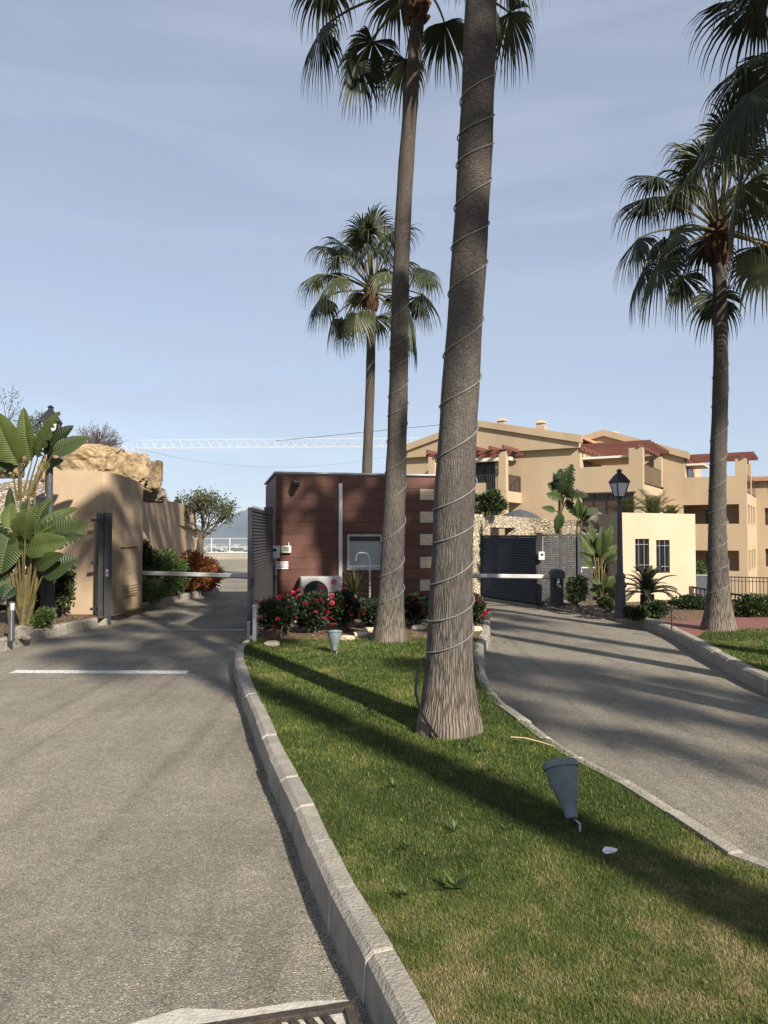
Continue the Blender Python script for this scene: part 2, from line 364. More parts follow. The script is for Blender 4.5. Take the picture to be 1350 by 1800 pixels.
M['apt'] = mat('apartment_render', (.42, .322, .212), (.375, .285, .185), .35, .9, .12, 12, c=(.30, .22, .14), cscale=.8, camt=.5, cst=(1, 1, .12))
M['cream'] = mat('cream_render', (.47, .37, .26), (.43, .335, .232), 1.2, .9, .25, 30, c=(.37, .28, .18), cscale=1.3, camt=.4, cst=(1, 1, .2))
M['plank'] = mat('brown_cladding', (.112, .049, .033), (.086, .037, .026), 4, .6, .15, 30, stretch=(.5, .5, 9), c=(.06, .024, .018), cscale=1.2, camt=.35)
M['travertine'] = mat('pale_stone', (.58, .50, .36), (.42, .34, .22), 4, .8, .5, 18, stretch=(1, 1, 7))
M['white'] = mat('white_plastic', (.56, .55, .53), (.48, .47, .45), 4, .45)
M['alum'] = mat('aluminium', (.36, .36, .36), (.28, .28, .28), 9, .4, metal=.5)
M['roofmetal'] = mat('roof_trim', (.45, .45, .46), (.33, .33, .34), 4, .5)
M['dark'] = mat('anthracite_steel', (.030, .033, .037), (.022, .024, .027), 6, .5, .05, 40)
M['gategrey'] = mat('gate_grey', (.048, .050, .052), (.037, .039, .041), 6, .5, .05, 40)
M['lampgrey'] = mat('lamp_iron', (.075, .078, .085), (.05, .052, .058), 8, .55, .15, 50)
M['black'] = mat('black_iron', (.018, .019, .022), (.012, .012, .014), 8, .5)
M['glass_dark'] = glassmat('dark_glass', (.010, .010, .011), .25)
M['glass_pane'] = glassmat('window_glass', (.26, .28, .29), .12)
M['lantern'] = mat('opal_glass', (.55, .56, .58), (.5, .51, .53), 4, .35)
M['pergola'] = mat('pergola_wood', (.165, .062, .045), (.12, .045, .033), 5, .7, .2, 20)
M['tile'] = mat('roof_tile', (.42, .24, .13), (.30, .16, .09), 3, .85, .4, 8)
M['boulder'] = mat('boulder_rock', (.40, .30, .165), (.20, .14, .08), 7, .95, 1.0, 7, c=(.16, .125, .09), cscale=2.6, camt=.8, vor=1)
M['greyrock'] = mat('grey_rock', (.30, .26, .215), (.19, .165, .135), 4, .95, .9, 8)
M['gravel'] = stonemat('gravel_bank', [(.18, .15, .12), (.30, .245, .195), (.42, .35, .28)], 14, (1, 1, 1), (.07, .055, .04))
M['stonewall'] = stonemat('rubble_stone', [(.30, .25, .18), (.46, .385, .27), (.56, .48, .35)], 6.5, (1, 1, 2.0), (.22, .18, .12))
M['rope'] = mat('rope_light', (.20, .195, .18), (.13, .125, .118), 20, .5, spec=.3)
M['cable'] = mat('black_cable', (.012, .012, .013), (.009, .009, .01), 4, .7, spec=.1)
M['flood'] = mat('floodlight_paint', (.135, .165, .17), (.11, .135, .14), 12, .5, .05, 60, c=(.22, .25, .25), cscale=9, camt=.4)
M['iron'] = mat('cast_iron', (.06, .046, .036), (.03, .025, .021), 25, .75, .4, 60)
M['cranewhite'] = mat('crane_paint', (.5, .5, .5), (.42, .42, .42), 1, .5)
M['boot'] = mat('leaf_base_fibre', (.10, .048, .027), (.05, .025, .015), 20, .95, .8, 40, stretch=(1, 1, .4))
M['petiole'] = mat('petiole', (.125, .105, .036), (.065, .048, .024), 9, .55)
M['palmleaf'] = leafmat('fan_palm_leaf', [(.012, .020, .008), (.020, .030, .011), (.034, .045, .016), (.070, .080, .028)], .5, .18, 'obj')
M['palmpet'] = mat('fan_palm_petiole', (.10, .082, .030), (.06, .05, .02), 6, .5)
M['paddle'] = leafmat('paddle_leaf', [(.035, .056, .014), (.058, .088, .021), (.105, .135, .034)], .45, .3, 'obj', .35, noise=3)
def veins(m):
    nt = m.node_tree; L = nt.links; bs = nt.nodes['Principled BSDF']
    at = node(nt, 'ShaderNodeAttribute', attribute_name='vein'); mu = node(nt, 'ShaderNodeMath', operation='MULTIPLY'); mu.inputs[1].default_value = 6.283/.042; L.new(at.outputs['Fac'], mu.inputs[0])
    sn = node(nt, 'ShaderNodeMath', operation='SINE'); L.new(mu.outputs[0], sn.inputs[0])
    bp = node(nt, 'ShaderNodeBump'); bp.inputs['Strength'].default_value = .45; bp.inputs['Distance'].default_value = .01; L.new(sn.outputs[0], bp.inputs['Height']); L.new(bp.outputs[0], bs.inputs['Normal'])
    src = bs.inputs['Base Color'].links[0].from_socket; mr_ = node(nt, 'ShaderNodeMapRange'); mr_.inputs[1].default_value = -1; mr_.inputs[2].default_value = 1; mr_.inputs[3].default_value = .82; mr_.inputs[4].default_value = 1.12; L.new(sn.outputs[0], mr_.inputs[0])
    mx = node(nt, 'ShaderNodeMix', data_type='RGBA', blend_type='MULTIPLY'); mx.inputs[0].default_value = 1; L.new(src, mx.inputs[6]); L.new(mr_.outputs[0], mx.inputs[7]); L.new(mx.outputs[2], bs.inputs['Base Color'])
veins(M['paddle'])
M['paddle_dark'] = leafmat('paddle_leaf_dark', [(.018, .032, .012), (.03, .05, .016), (.06, .088, .026)], .45, .2, 'obj', .3)
veins(M['paddle_dark'])
M['hedge'] = leafmat('hedge_leaf', [(.018, .030, .010), (.034, .055, .015), (.065, .09, .026)], .45, .2)
M['hedge_mid'] = leafmat('mid_leaf', [(.022, .038, .011), (.045, .075, .018), (.085, .12, .03)], .48, .25)
M['hedge_light'] = leafmat('light_leaf', [(.03, .05, .012), (.06, .10, .022), (.11, .16, .04)], .5, .3)
M['rosefol'] = leafmat('rose_leaf', [(.010, .019, .009), (.022, .036, .016), (.045, .063, .03)], .4, .15)
M['redleaf'] = leafmat('red_leaf', [(.03, .045, .012), (.06, .05, .015), (.20, .05, .018), (.34, .07, .022), (.40, .16, .045)], .5, .3)
M['bougain'] = leafmat('sparse_leaf', [(.03, .045, .016), (.06, .075, .03), (.12, .14, .06)], .55, .25)
M['twig'] = mat('twig', (.13, .10, .075), (.08, .062, .045), 10, .9)
M['rose'] = leafmat('rose_petal', [(.16, .004, .010), (.30, .010, .018), (.44, .035, .05)], .5, .25, 'obj')
M['grass'] = leafmat('grass_blade', [(.044, .074, .011, 0), (.080, .122, .018, .35), (.125, .160, .030, .56), (.24, .205, .08, .78), (.40, .315, .165, 1)], .55, .3)
M['weed'] = leafmat('weed_leaf', [(.05, .085, .02), (.09, .14, .03)], .5, .3, 'obj')
M['hill'] = mat('mountain_rock', (.035, .042, .032), (.085, .08, .066), .0025, 1, 0, c=(.025, .034, .024), cscale=.004, camt=.8)
M['plain'] = mat('plain', (.20, .18, .125), (.10, .115, .065), .006, 1)
M['townwhite'] = mat('town_wall', (.45, .43, .40), (.25, .23, .20), .05, .9)
M['red'] = mat('red_paint', (.45, .02, .025), (.4, .018, .02), 4, .5)
M['paper'] = mat('white_sign', (.72, .72, .70), (.66, .66, .64), 9, .5)
M['ink'] = mat('black_ink', (.02, .02, .025), (.02, .02, .025), 9, .6)
M['straw'] = mat('dry_straw', (.55, .42, .22), (.42, .32, .16), 8, .8)
M['winerail'] = mat('railing_paint', (.045, .035, .030), (.03, .024, .02), 6, .5)
M['brownglass'] = glassmat('brown_glass', (.05, .035, .022), .1)
M['woodred'] = mat('dark_redwood', (.07, .025, .018), (.045, .016, .012), 6, .7)
M['awning'] = mat('white_awning', (.70, .66, .58), (.6, .56, .48), 3, .8)

# ================================================================== setting
def sm(t): t = max(0.0, min(1.0, t)); return t*t*(3-2*t)
def ground_z(x, y):
    z = -.03
    z -= 2.3*sm((x-7.9)/1.6)*sm((y-15.8)/2.2)
    z -= 82*sm((y-62)/420.0)
    return z
def axis(lo, hi, near_lo, near_hi, step, g=1.25):
    a = list(np.arange(near_lo, near_hi+1e-6, step)); s = step; x = near_lo
    while x > lo: s *= g; x -= s; a.insert(0, max(x, lo))
    s = step; x = near_hi
    while x < hi: s *= g; x += s; a.append(min(x, hi))
    return a
xs = axis(-11500, 11500, -16, 30, 1.0); ys = axis(-2500, 12000, -14, 60, 1.0)
gv = [(x, y, ground_z(x, y)) for y in ys for x in xs]; nx = len(xs)
gf = [(j*nx+i, j*nx+i+1, (j+1)*nx+i+1, (j+1)*nx+i) for j in range(len(ys)-1) for i in range(nx-1)]
m = MB(); m.add(gv, gf)
mg = mat('ground_earth', (.17, .15, .10), (.10, .095, .055), .02, .95, .3, 20, c=(.13, .12, .075), cscale=.006)
tag(m.build('ground', mg), kind='structure')
m = MB(); m.sheet([(-16, -12), (13.5, -12), (13.5, 15.2), (7.6, 15.2), (7.4, 24), (-1, 50.6), (-22, 50.6), (-22, 28), (-16, 20)], 0.0)
road = tag(m.build('road', M['asphalt']), kind='structure')

# --- mountains, plain town, haze
def fbm(x, y, seed=0):
    r = random.Random(seed); v = 0
    for o in range(7):
        f = 2**o/3200.0; a = .5**(o*.86)
        p = [r.uniform(0, 6.28) for _ in range(4)]
        v += a*abs(math.sin(x*f*3+p[0]+1.3*math.sin(y*f*2.2+p[1]))*math.cos(y*f*2.6+p[2]+1.1*math.sin(x*f*1.7+p[3])))
    return v
mx = np.linspace(-7000, 6000, 170); my = np.linspace(7400, 11600, 46); mv = []
for y in my:
    for x in mx:
        t = (y-7400)/4200; env = math.sin(math.pi*min(1, t*1.05))**.8 if t < .95 else .1
        px = 675 + F*x/8600
        prof = 250 + 110*math.exp(-((px-418)/34)**2) + 190*math.exp(-((px-520)/60)**2) - 170*math.exp(-((px-345)/38)**2)
        prof += 60*math.sin(px*.011)
        mv.append((x, y, -95 + max(0, env)*(prof+70)*(.55+.55*fbm(x, y, 3))))
m = MB(); n = len(mx); m.add(mv, [(j*n+i, j*n+i+1, (j+1)*n+i+1, (j+1)*n+i) for j in range(len(my)-1) for i in range(n-1)])
tag(m.build('hills', M['hill'], smooth=True), kind='structure')
m = MB(); r_ = random.Random(5)
for i in range(1500):
    d = r_.uniform(1300, 5200); px = r_.uniform(330, 500) if i < 1000 else r_.uniform(100, 900)
    x = (px-675)/F*d; s_ = d/3000
    if math.sin(px*.16+d*.0021) + math.sin(d*.0046+1) < r_.uniform(-1.1, .9): continue
    wx = r_.uniform(7, 30)*s_; h = r_.uniform(6, 16)*(.6+.5*s_)
    gz = ground_z(x, d)
    m.box((x, d, gz+h/2-.5), (wx, r_.uniform(8, 18), h), r_.uniform(-.5, .5))
tag(m.build('far_town', M['townwhite']), 'distant white town spread over the plain below the mountains', 'town', kind='stuff')
V = []; D_ = []
for i in range(5200):
    d = rng.uniform(900, 5200); px = rng.uniform(300, 520); x = (px-675)/F*d
    V.append((x, d, ground_z(x, d)))
V = np.array(V); up = np.tile([0, 0, 1.0], (len(V), 1)); sz = rng.uniform(7, 16, (len(V), 1))
sd_ = np.tile([1.0, 0, 0], (len(V), 1))
VV = np.stack([V-sd_*sz*.9, V+sd_*sz*.9, V+sd_*sz*.6+up*sz*.7, V+up*sz, V-sd_*sz*.7+up*sz*.6], 1).reshape(-1, 3)
VV2 = VV.copy(); a = VV.reshape(-1, 5, 3); b = a.copy(); c0 = V[:, None, :]
rel = a-c0; b = c0 + np.stack([rel[..., 1], rel[..., 0], rel[..., 2]], -1)
VV = np.concatenate([a.reshape(-1, 3), b.reshape(-1, 3)]); Fq = np.arange(len(VV)).reshape(-1, 5)
o = put('far_trees', npmesh('far_trees', VV, Fq, M['hedge'], rng.random(len(Fq))))
tag(o, 'dark scattered trees on the plain around the distant town', 'trees', kind='stuff')

# --- plan of the kerbs (points read off the photo onto the ground plane)
def catmull(pts, n=8):
    pts = [Vector((p[0], p[1], 0)) for p in pts]; out = []
    q = [pts[0]*2-pts[1]] + pts + [pts[-1]*2-pts[-2]]
    for i in range(1, len(q)-2):
        for k in range(n):
            t = k/n; a, b, c, d = q[i-1], q[i], q[i+1], q[i+2]
            out.append(.5*((2*b)+(c-a)*t+(2*a-5*b+4*c-d)*t*t+(3*b-a-3*c+d)*t**3))
    return out+[pts[-1]]
def resample(pts, step):
    L = [0]
    for i in range(1, len(pts)): L.append(L[-1]+(pts[i]-pts[i-1]).length)
    n = max(1, round(L[-1]/step)); out = []
    for k in range(n+1):
        s = L[-1]*k/n; i = 0
        while i < len(L)-2 and L[i+1] < s: i += 1
        t = (s-L[i])/max(1e-6, L[i+1]-L[i]); out.append(pts[i].lerp(pts[i+1], t))
    return out
KH = .17
def kerb(name, path, side, step=.5, w=.13, h=KH, label=None, cat='kerb', bev=.025, kmat='concrete'):
    """path = foot of the face on the road side; body lies to `side` (+1 = left of travel)"""
    pts = resample(path, step); n = len(pts)
    root = thing(name, loc=(pts[n//2].x, pts[n//2].y, 0), kind='structure')
    nr = []
    for i in range(n):
        d = (pts[min(i+1, n-1)]-pts[max(i-1, 0)]).normalized(); nr.append(Vector((-d.y, d.x, 0))*side)
    mo = MB(); r2 = random.Random(len(path))
    for i in range(n-1):
        a, b = pts[i], pts[i+1]; na, nb = nr[i], nr[i+1]; d = (b-a).normalized(); g = .005
        dz = r2.uniform(-.009, .007); off = r2.uniform(-.007, .006)
        prof = [(0+off, -.05), (.012+off, h-bev+dz), (.022+bev*.8, h+dz-.003), (w, h+dz), (w, -.05)]
        m = MB(); k = len(prof)
        vs = [a+d*g+na*x+Vector((0, 0, z)) for x, z in prof]+[b-d*g+nb*x+Vector((0, 0, z)) for x, z in prof]
        fs = [tuple(range(k)), tuple(range(2*k-1, k-1, -1))]+[(j, j+k, (j+1) % k+k, (j+1) % k) for j in range(k)]
        if side < 0: fs = [tuple(reversed(f)) for f in fs]
        m.add(vs, fs).build('kerb_stone', M[kmat], root)
        p2 = [(.001, -.04), (.013, h-bev-.001), (.024+bev*.8, h-.003), (w-.004, h-.002), (w-.004, -.04)]
        vs = [b-d*.009+nb*x+Vector((0, 0, z)) for x, z in p2]+[b+d*.009+nb*x+Vector((0, 0, z)) for x, z in p2]
        mo.add(vs, [tuple(reversed(f)) if side < 0 else f for f in fs])
    mo.build('mortar', M['mortar'], root, kind='stuff')
    return pts, nr
# island, entry-lane side (towards the gate)
isl_L = [(.75, -2.2), (.35, .9), (.06, 2.2)] + [G(px, py)[:2] for px, py in ((602,1699),(552,1585),(512,1467),(474,1381),(448,1305),(422,1230),(411,1182),(414,1160),(428,1146))] + [(-1.98, 11.2), (-2.22, 12.2), (-2.25, 14.2)]
pathL = catmull(isl_L)
ptsL, nrL = kerb('entry_kerb', pathL, -1, .5, h=.18, w=.118)
isl_R = [(3.4, -2.2), (2.75, .9), (2.35, 2.6)] + [G(px, py, KH)[:2] for px, py in ((1350,1508),(1250,1452),(1130,1377),(1000,1312),(955,1277),(900,1240),(868,1205),(853,1170),(852,1132),(862,1104))] + [(1.95, 13.6), (2.2, 15.6), (2.4, 19)]
pathR = catmull(isl_R)
ptsR, nrR = kerb('exit_kerb', pathR, 1, .5, w=.12)
ver = [(4.4, -3), (4.25, 2), (4.12, 5.5)] + [G(px, py)[:2] for px, py in ((1350,1222),(1290,1190),(1235,1158),(1180,1124),(1130,1104),(1080,1091),(1030,1078),(985,1070),(950,1066))]
pathV = catmull(ver)
ptsV, nrV = kerb('verge_kerb', pathV, -1, .6, w=.14)
lef = [(-5.75, -5), (-5.6, 4), (-5.5, 8.6)] + [G(px, py)[:2] for px, py in ((0,1147),(90,1121),(150,1107),(172,1103))]
pathE = catmull(lef)
ptsE, nrE = kerb('bed_kerb', pathE, 1, .45, w=.13)
lf2 = [G(px, py)[:2] for px, py in ((188,1099),(240,1079),(300,1062),(350,1049),(388,1040))] + [(-5.2, 23.2), (-6.6, 24.6), (-9, 25)]
pathI = catmull(lf2)
ptsI, nrI = kerb('inner_kerb', pathI, 1, .9, w=.16, h=.15)

# --- raised ground behind the kerbs
def offs(pts, nr, d): return [(p.x+n.x*d, p.y+n.y*d) for p, n in zip(pts, nr)]
lawn_poly = [q for q in offs(ptsL, nrL, .07) if q[1] < 11.0] + [q for q in reversed(offs(ptsR, nrR, .07)) if q[1] < 11.6]
m = MB(); m.sheet(lawn_poly, .154); tag(m.build('lawn', M['lawn']), kind='structure')
Lf = offs(ptsL, nrL, .07); Rf = offs(ptsR, nrR, .07)
bedpoly = [q for q in Lf if q[1] > 9.9] + [(-2.2, 19), (2.2, 19)] + [q for q in reversed(Rf) if q[1] > 10.6]
m = MB(); m.sheet(bedpoly, .159); tag(m.build('rose_bed', M['soil']), kind='structure')
Vf = offs(ptsV, nrV, .07)
verge_poly = [q for q in Vf if q[1] < 11.3] + [(5.2, 11.9), (9.5, 11.5), (9.5, -3)]
m = MB(); m.sheet(verge_poly, .146); tag(m.build('verge', M['lawn']), kind='structure')
path_poly = [(9.5, 11.2), (9.5, 12.9), (7.0, 13.6), (6.2, 13.9), (5.35, 12.95), (4.6, 12.6)] + [q for q in reversed(Vf) if 10.6 < q[1] < 12.4]
m = MB(); m.sheet(path_poly, .158); tag(m.build('path', M['redpath']), kind='structure')
bedR = [q for q in Vf if q[1] > 12.2] + [(3.6, 17.2), (5.6, 17.4), (7.8, 18), (9.5, 15.2), (9.5, 12.9), (7.0, 13.6), (6.2, 13.9), (5.35, 12.95), (4.6, 12.6)]
m = MB(); m.sheet(bedR, .152); tag(m.build('fence_bed', M['soil']), kind='structure')
Ef = offs(ptsE, nrE, .07)
m = MB(); m.sheet(Ef + [(-5.0, 13.8), (-5.0, 16.5), (-16, 16.5), (-16, -5)], .15); tag(m.build('left_bed', M['soil']), kind='structure')
If = offs(ptsI, nrI, .08)
m = MB(); m.sheet(If + [(-9.2, 30), (-8, 30), (-5.6, 16.8)], .14); tag(m.build('hedge_bed', M['soil']), kind='structure')

# --- paint and metal on the road
a = G(22, 1181); b = G(330, 1182)
m = MB(); m.add([(a.x, a.y-.10, .004), (b.x, b.y-.10, .004), (b.x, b.y+.10, .004), (a.x, a.y+.10, .004)], [(0, 1, 2, 3)])
tag(m.build('stop_line', M['paint']), kind='structure')
a = G(195, 1106); b = G(432, 1108)
m = MB(); m.box(((a.x+b.x)/2, (a.y+b.y)/2, .006), ((b-a).length, .03, .012), math.atan2(b.y-a.y, b.x-a.x))
tag(m.build('gate_rail', M['alum'], loc=((a.x+b.x)/2, (a.y+b.y)/2, 0)), 'thin metal gate track set across the entry lane', 'gate track')

# --- drain
dr = thing('storm_drain', 'cast iron slotted drain grate beside the kerb at the bottom', 'drain', (-.13, 2.38, 0))
DA = R(14)
def dl(x, y): c, s = math.cos(DA), math.sin(DA); return (-.375+x*c-y*s, 2.335+x*s+y*c)
fr = MB()
for (x0, x1, y0, y1) in ((-.38, .33, .20, .235), (-.38, .33, -.2, -.165), (-.38, -.345, -.165, .2), (.295, .33, -.165, .2)):
    cx, cy = dl((x0+x1)/2, (y0+y1)/2); fr.box((cx, cy, .006), (x1-x0, y1-y0, .03), DA)
fr.build('frame', M['iron'], dr, bevel=.003)
bme = MB().box((0, 0, 0), (.026, .355, .03), .32).mesh('grate_bar', M['iron'])
for k in range(12):
    cx, cy = dl(-.315+k*.054, .018); put('grate_bar', bme, dr, (cx, cy, .002), (0, 0, DA))
m = MB(); cx, cy = dl(-.025, .018); m.box((cx, cy, -.006), (.66, .37, .016), DA); m.build('pit', M['cable'], dr)
pp = [dl(-.62, -.3), dl(-.62, .2), dl(-.45, .31), dl(-.25, .36), dl(-.05, .30), dl(.15, .30), dl(.345, .262), dl(.345, -.3)]
m = MB(); m.sheet(pp, .004); tag(m.build('drain_apron', M['mortar']), kind='structure')

# --- low wall and white railing where the road ends
lw = thing('parapet_wall', 'low grey wall at the end of the entry road', 'wall', (-10, 50, 0))
m = MB(); m.bx(-22, -2.5, 49.9, 50.2, -.1, .42).build('wall', M['concrete'], lw)
m = MB(); m.bx(-22, -2.5, 49.86, 50.24, .42, .47).build('coping', M['white'], lw)
fe = thing('white_fence', 'white wire railing standing on the low wall before the town', 'fence', (-10, 50.05, .47))
for k in range(16): MB().tube([(-21.5+k*1.23, 50.05, .47), (-21.5+k*1.23, 50.05, 1.42)], .035, 6).build('post', M['white'], fe)
MB().tube([(-22, 50.05, 1.40), (-2.6, 50.05, 1.40)], .016, 5).build('top_rail', M['white'], fe)
wm = MB()
for k in range(8): wm.tube([(-22, 50.05, .55+k*.11), (-2.6, 50.05, .55+k*.11)], .004, 4)
wm.build('wire', M['white'], fe, kind='stuff')
# ================================================================== fan palms
def fan_mesh(e, seed, Rb=.92, lp=1.2, nseg=42):
    r = random.Random(seed); m = MB(); lp *= r.uniform(.88, 1.1); e = R(e)
    # petiole, bending down under its own weight
    pts = [Vector((0, 0, 0))]; ang = e; bend = R(34)*max(.15, math.cos(e)); n = 6
    for k in range(n):
        pts.append(pts[-1]+Vector((math.cos(ang), 0, math.sin(ang)))*lp/n); ang -= bend*1.25*(k+.5)/n*2/n
    m.tube(pts, [.030, .024, .02, .018, .016, .015, .012], 5); npet = len(m.f)
    p = pts[-1]; ang -= R(10); d = Vector((math.cos(ang), 0, math.sin(ang))); y = Vector((0, 1, 0)); nn = d.cross(y)*-1
    if nn.z < 0 and e > 0: nn = -nn
    tw = r.uniform(-.35, .35); y = (y*math.cos(tw)+nn*math.sin(tw)).normalized(); nn = y.cross(d)*-1
    if nn.z < 0: nn = -nn
    sp = R(r.uniform(118, 146)); dphi = 2*sp/nseg; dih = r.uniform(.15, .6); skip = r.uniform(0, .06)
    for i in range(nseg):
        phi = -sp+dphi*(i+.5)+r.uniform(-.02, .02); s = (d*math.cos(phi)+y*math.sin(phi)-nn*dih*abs(math.sin(phi))).normalized()
        if r.random() < skip: continue
        side = s.cross(nn).normalized()
        Ls = Rb*(1-.30*(abs(phi)/sp)**2)*r.uniform(.88, 1.06)
        fr = (.004, .24, .43, .58, .72, .86, 1.0); wd = (.10, .55, .90, .52, .34, .2, .02)
        q0 = None; vs = []; cur = Vector(p); pr = 0; sd0 = Vector(s); drk = r.uniform(.8, 1.25)*(2.6 if abs(phi) < sp*.75 else 3.4)
        fork = r.uniform(-.18, .18)
        for k, f in enumerate(fr):
            stp = (f-pr)*Ls; pr = f
            if f > .4:
                g = drk*(f-.34)*.60
                sd0 = (sd0+Vector((0, 0, -1))*g*(1.0 if k < 5 else 1.2)+side*fork*.2).normalized()
            else: sd0 = (sd0+Vector((0, 0, -1))*.05*drk/2.6).normalized()
            cur = cur+sd0*stp
            hw = wd[k]*.5*dphi*Ls*.52*(1.0 if f > .5 else 1.0)
            hw = min(hw, f*Ls*dphi*.53+.002)
            vs += [cur-side*hw, cur+nn*hw*.55, cur+side*hw]
        fs = []
        for k in range(len(fr)-1):
            a = 3*k; fs += [(a, a+1, a+4, a+3), (a+1, a+2, a+5, a+4)]
        m.add(vs, fs)
    me = m.mesh('frond', M['palmleaf']); me.materials.append(M['palmpet'])
    idx = np.zeros(len(me.polygons), np.int32); idx[:npet] = 1; me.polygons.foreach_set('material_index', idx)
    return me
FAN = {}
def fan(e, v):
    k = (e, v)
    if k not in FAN: FAN[k] = fan_mesh(e, hash(k) % 9999)
    return FAN[k]
ELEV = (80, 66, 52, 38, 24, 10, -6, -24)
def trunk_r(h, rb, rm, rt, H):
    t = h/H; base = rm+(rt-rm)*t**.8
    return base+(rb-rm)*math.exp(-h/.33)+.02*math.exp(-h/1.6)
def palm(label, base, top, rb, rm, rt, nf=34, seed=1, scale=1.0, rope=None, bow=.0, nc=8, group='tall fan palms'):
    base = Vector(base); top = Vector(top); H = (top-base).length
    root = thing('fan_palm', label, 'palm tree', base, group=group)
    r = random.Random(seed); n = 40; rows = int(H/.075)
    def spine(t): 
        q = base.lerp(top, t); q.x += bow*math.sin(math.pi*t)+.02*math.sin(t*9+seed); return q
    V = []; rad = []; ph = [r.uniform(0, 6.3) for _ in range(6)]
    for i in range(rows+1):
        t = i/rows; h = t*H; c = spine(t)
        rr = trunk_r(h, rb, rm, rt, H)*(1+.018*math.sin(h*7+ph[0])+.014*math.sin(h*2.3+ph[1])+r.uniform(-.008, .008))
        rad.append(rr)
        for k in range(n):
            a = 2*math.pi*k/n+math.pi/2
            fl = 1+.05*math.exp(-h/.25)*math.sin(5*a+ph[2])+.012*math.sin(9*a+ph[3]+h)
            V.append((c.x+rr*fl*math.cos(a), c.y+rr*fl*math.sin(a), c.z+(0 if i else -.08)))
    m = MB(); m.v = V
    m.f = [(i*n+k, i*n+(k+1) % n, (i+1)*n+(k+1) % n, (i+1)*n+k) for i in range(rows) for k in range(n)]
    m.f.append(tuple(rows*n+k for k in range(n)))
    o = m.build('trunk', M['bark'], root, smooth=True)
    uvl = o.data.uv_layers.new(name='UVMap'); uvs = []
    for i in range(rows):
        for k in range(n): uvs += [k/n, i/rows*H, (k+1)/n, i/rows*H, (k+1)/n, (i+1)/rows*H, k/n, (i+1)/rows*H]
    uvs += [.5, H]*n
    uvl.data.foreach_set('uv', uvs)
    # boots: old leaf bases below the crown
    m = MB()
    for k in range(46):
        a = k*2.39996; h = -.10-.55*(k/46)*scale**.5; t = 1+h/H; c = spine(t); rr = trunk_r(H+h, rb, rm, rt, H)+.01
        dvec = Vector((math.cos(a), math.sin(a), 0)); s0 = c+dvec*(rr-.02); ln = r.uniform(.10, .22)
        m.tube([s0, s0+dvec*.05+Vector((0, 0, ln*.55)), s0+dvec*r.uniform(.07, .13)+Vector((0, 0, ln))], [.055, .045, .028], 5)
    m.lathe([(trunk_r(H, rb, rm, rt, H)+.035, -.42), (trunk_r(H, rb, rm, rt, H)+.05, -.1), (.10, .12)], spine(1), 12)
    m.build('leaf_base', M['boot'], root, kind='stuff')
    for k in range(nf):
        t = (k+.5)/nf; ei = min(7, int(t**1.1*nc))
        az = k*2.39996+seed+r.uniform(-.25, .25); s = scale*r.uniform(.88, 1.1)
        if ei < 2: s *= .92
        put('frond', fan(ELEV[ei], (k+seed) % 3), root, spine(1)+Vector((math.cos(az)*.06, math.sin(az)*.06, .06-.03*ei)),
            (r.uniform(-.1, .1), r.uniform(-.08, .08), az), (s, s, s))
    if rope:
        lab, h0, h1, pitch, ph0 = rope
        m = MB(); pts = []; h = h0; a = ph0
        def rp(a, h, ex=.012):
            t = h/H; c = spine(t); i = min(rows, int(t*rows)); rr = rad[i]*1.02+ex-.006
            return Vector((c.x+rr*math.cos(a), c.y+rr*math.sin(a), c.z))
        k = 0
        while h < h1:
            # sags a little on each turn
            hh = h+.05*math.sin(a*1.0+.6)+.03*math.sin(a*.37)
            pts.append(rp(a, max(.04, hh))); a += .22; h += pitch*.22/6.283*(1+.25*math.sin(h*1.7+seed)); k += 1
        m.tube(pts, .0055, 5)
        ro = m.build('rope_light', M['rope'], None, smooth=True, loc=base)
        tag(ro, lab, 'rope light', 'rope lights wound round palm trunks')
        return root, rp
    return root, None
def onlawn(px, py, z=.165): return G(px, py, z)
b1 = onlawn(787, 1283); t1 = P(874, -560, b1.y+.12)
pal1, rp1 = palm('thickest palm trunk nearest the camera on the lawn island, crown above the photo', b1, (t1.x, t1.y, t1.z), .24, .160, .112, 36, 3, 1.05,
     ('rope light spiralling up the thickest nearest palm trunk', .50, 5.1, .36, 1.2), bow=-.02)
b2 = onlawn(687, 1126); t2 = P(737, -38, b2.y+.1)
palm('slim tall palm between floodlight and rose bed, crown cut by the top edge', b2, t2, .25, .165, .093, 34, 5, 1.12,
     ('rope light spiralling up the slim palm before the guardhouse', .35, 4.9, .42, .4), bow=-.07, nc=7.3)
b3 = Vector((-.47, 20, 0)); t3 = P(655, 505, 20)
palm('smaller palm rising behind the brown guardhouse roof', b3, t3, .26, .15, .115, 34, 8, 1.16, bow=-.04)
b4 = onlawn(1262, 1108, .15); t4 = P(1266, 395, b4.y)
palm('palm on the right verge beside the red path, whole crown dark against the sky', b4, t4, .27, .142, .098, 34, 2, 1.06,
     ('rope light wound round the palm trunk on the right verge', .5, 4.4, .40, 2.0), bow=.0)
palm('palm outside the right edge whose fronds hang into the upper right corner', (4.75, 7.5, .15), P(1512, 95, 7.35), .26, .165, .115, 32, 6, 1.04)
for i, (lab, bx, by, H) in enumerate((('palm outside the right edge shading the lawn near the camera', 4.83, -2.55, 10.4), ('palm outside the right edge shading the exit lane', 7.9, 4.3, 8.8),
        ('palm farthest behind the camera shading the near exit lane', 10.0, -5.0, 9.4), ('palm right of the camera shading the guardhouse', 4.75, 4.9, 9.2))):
    palm(lab, (bx, by, .1), (bx-.1, by+.1, H), .30, .27 if i == 0 else .20, .15, 32, 11+i, 1.1)
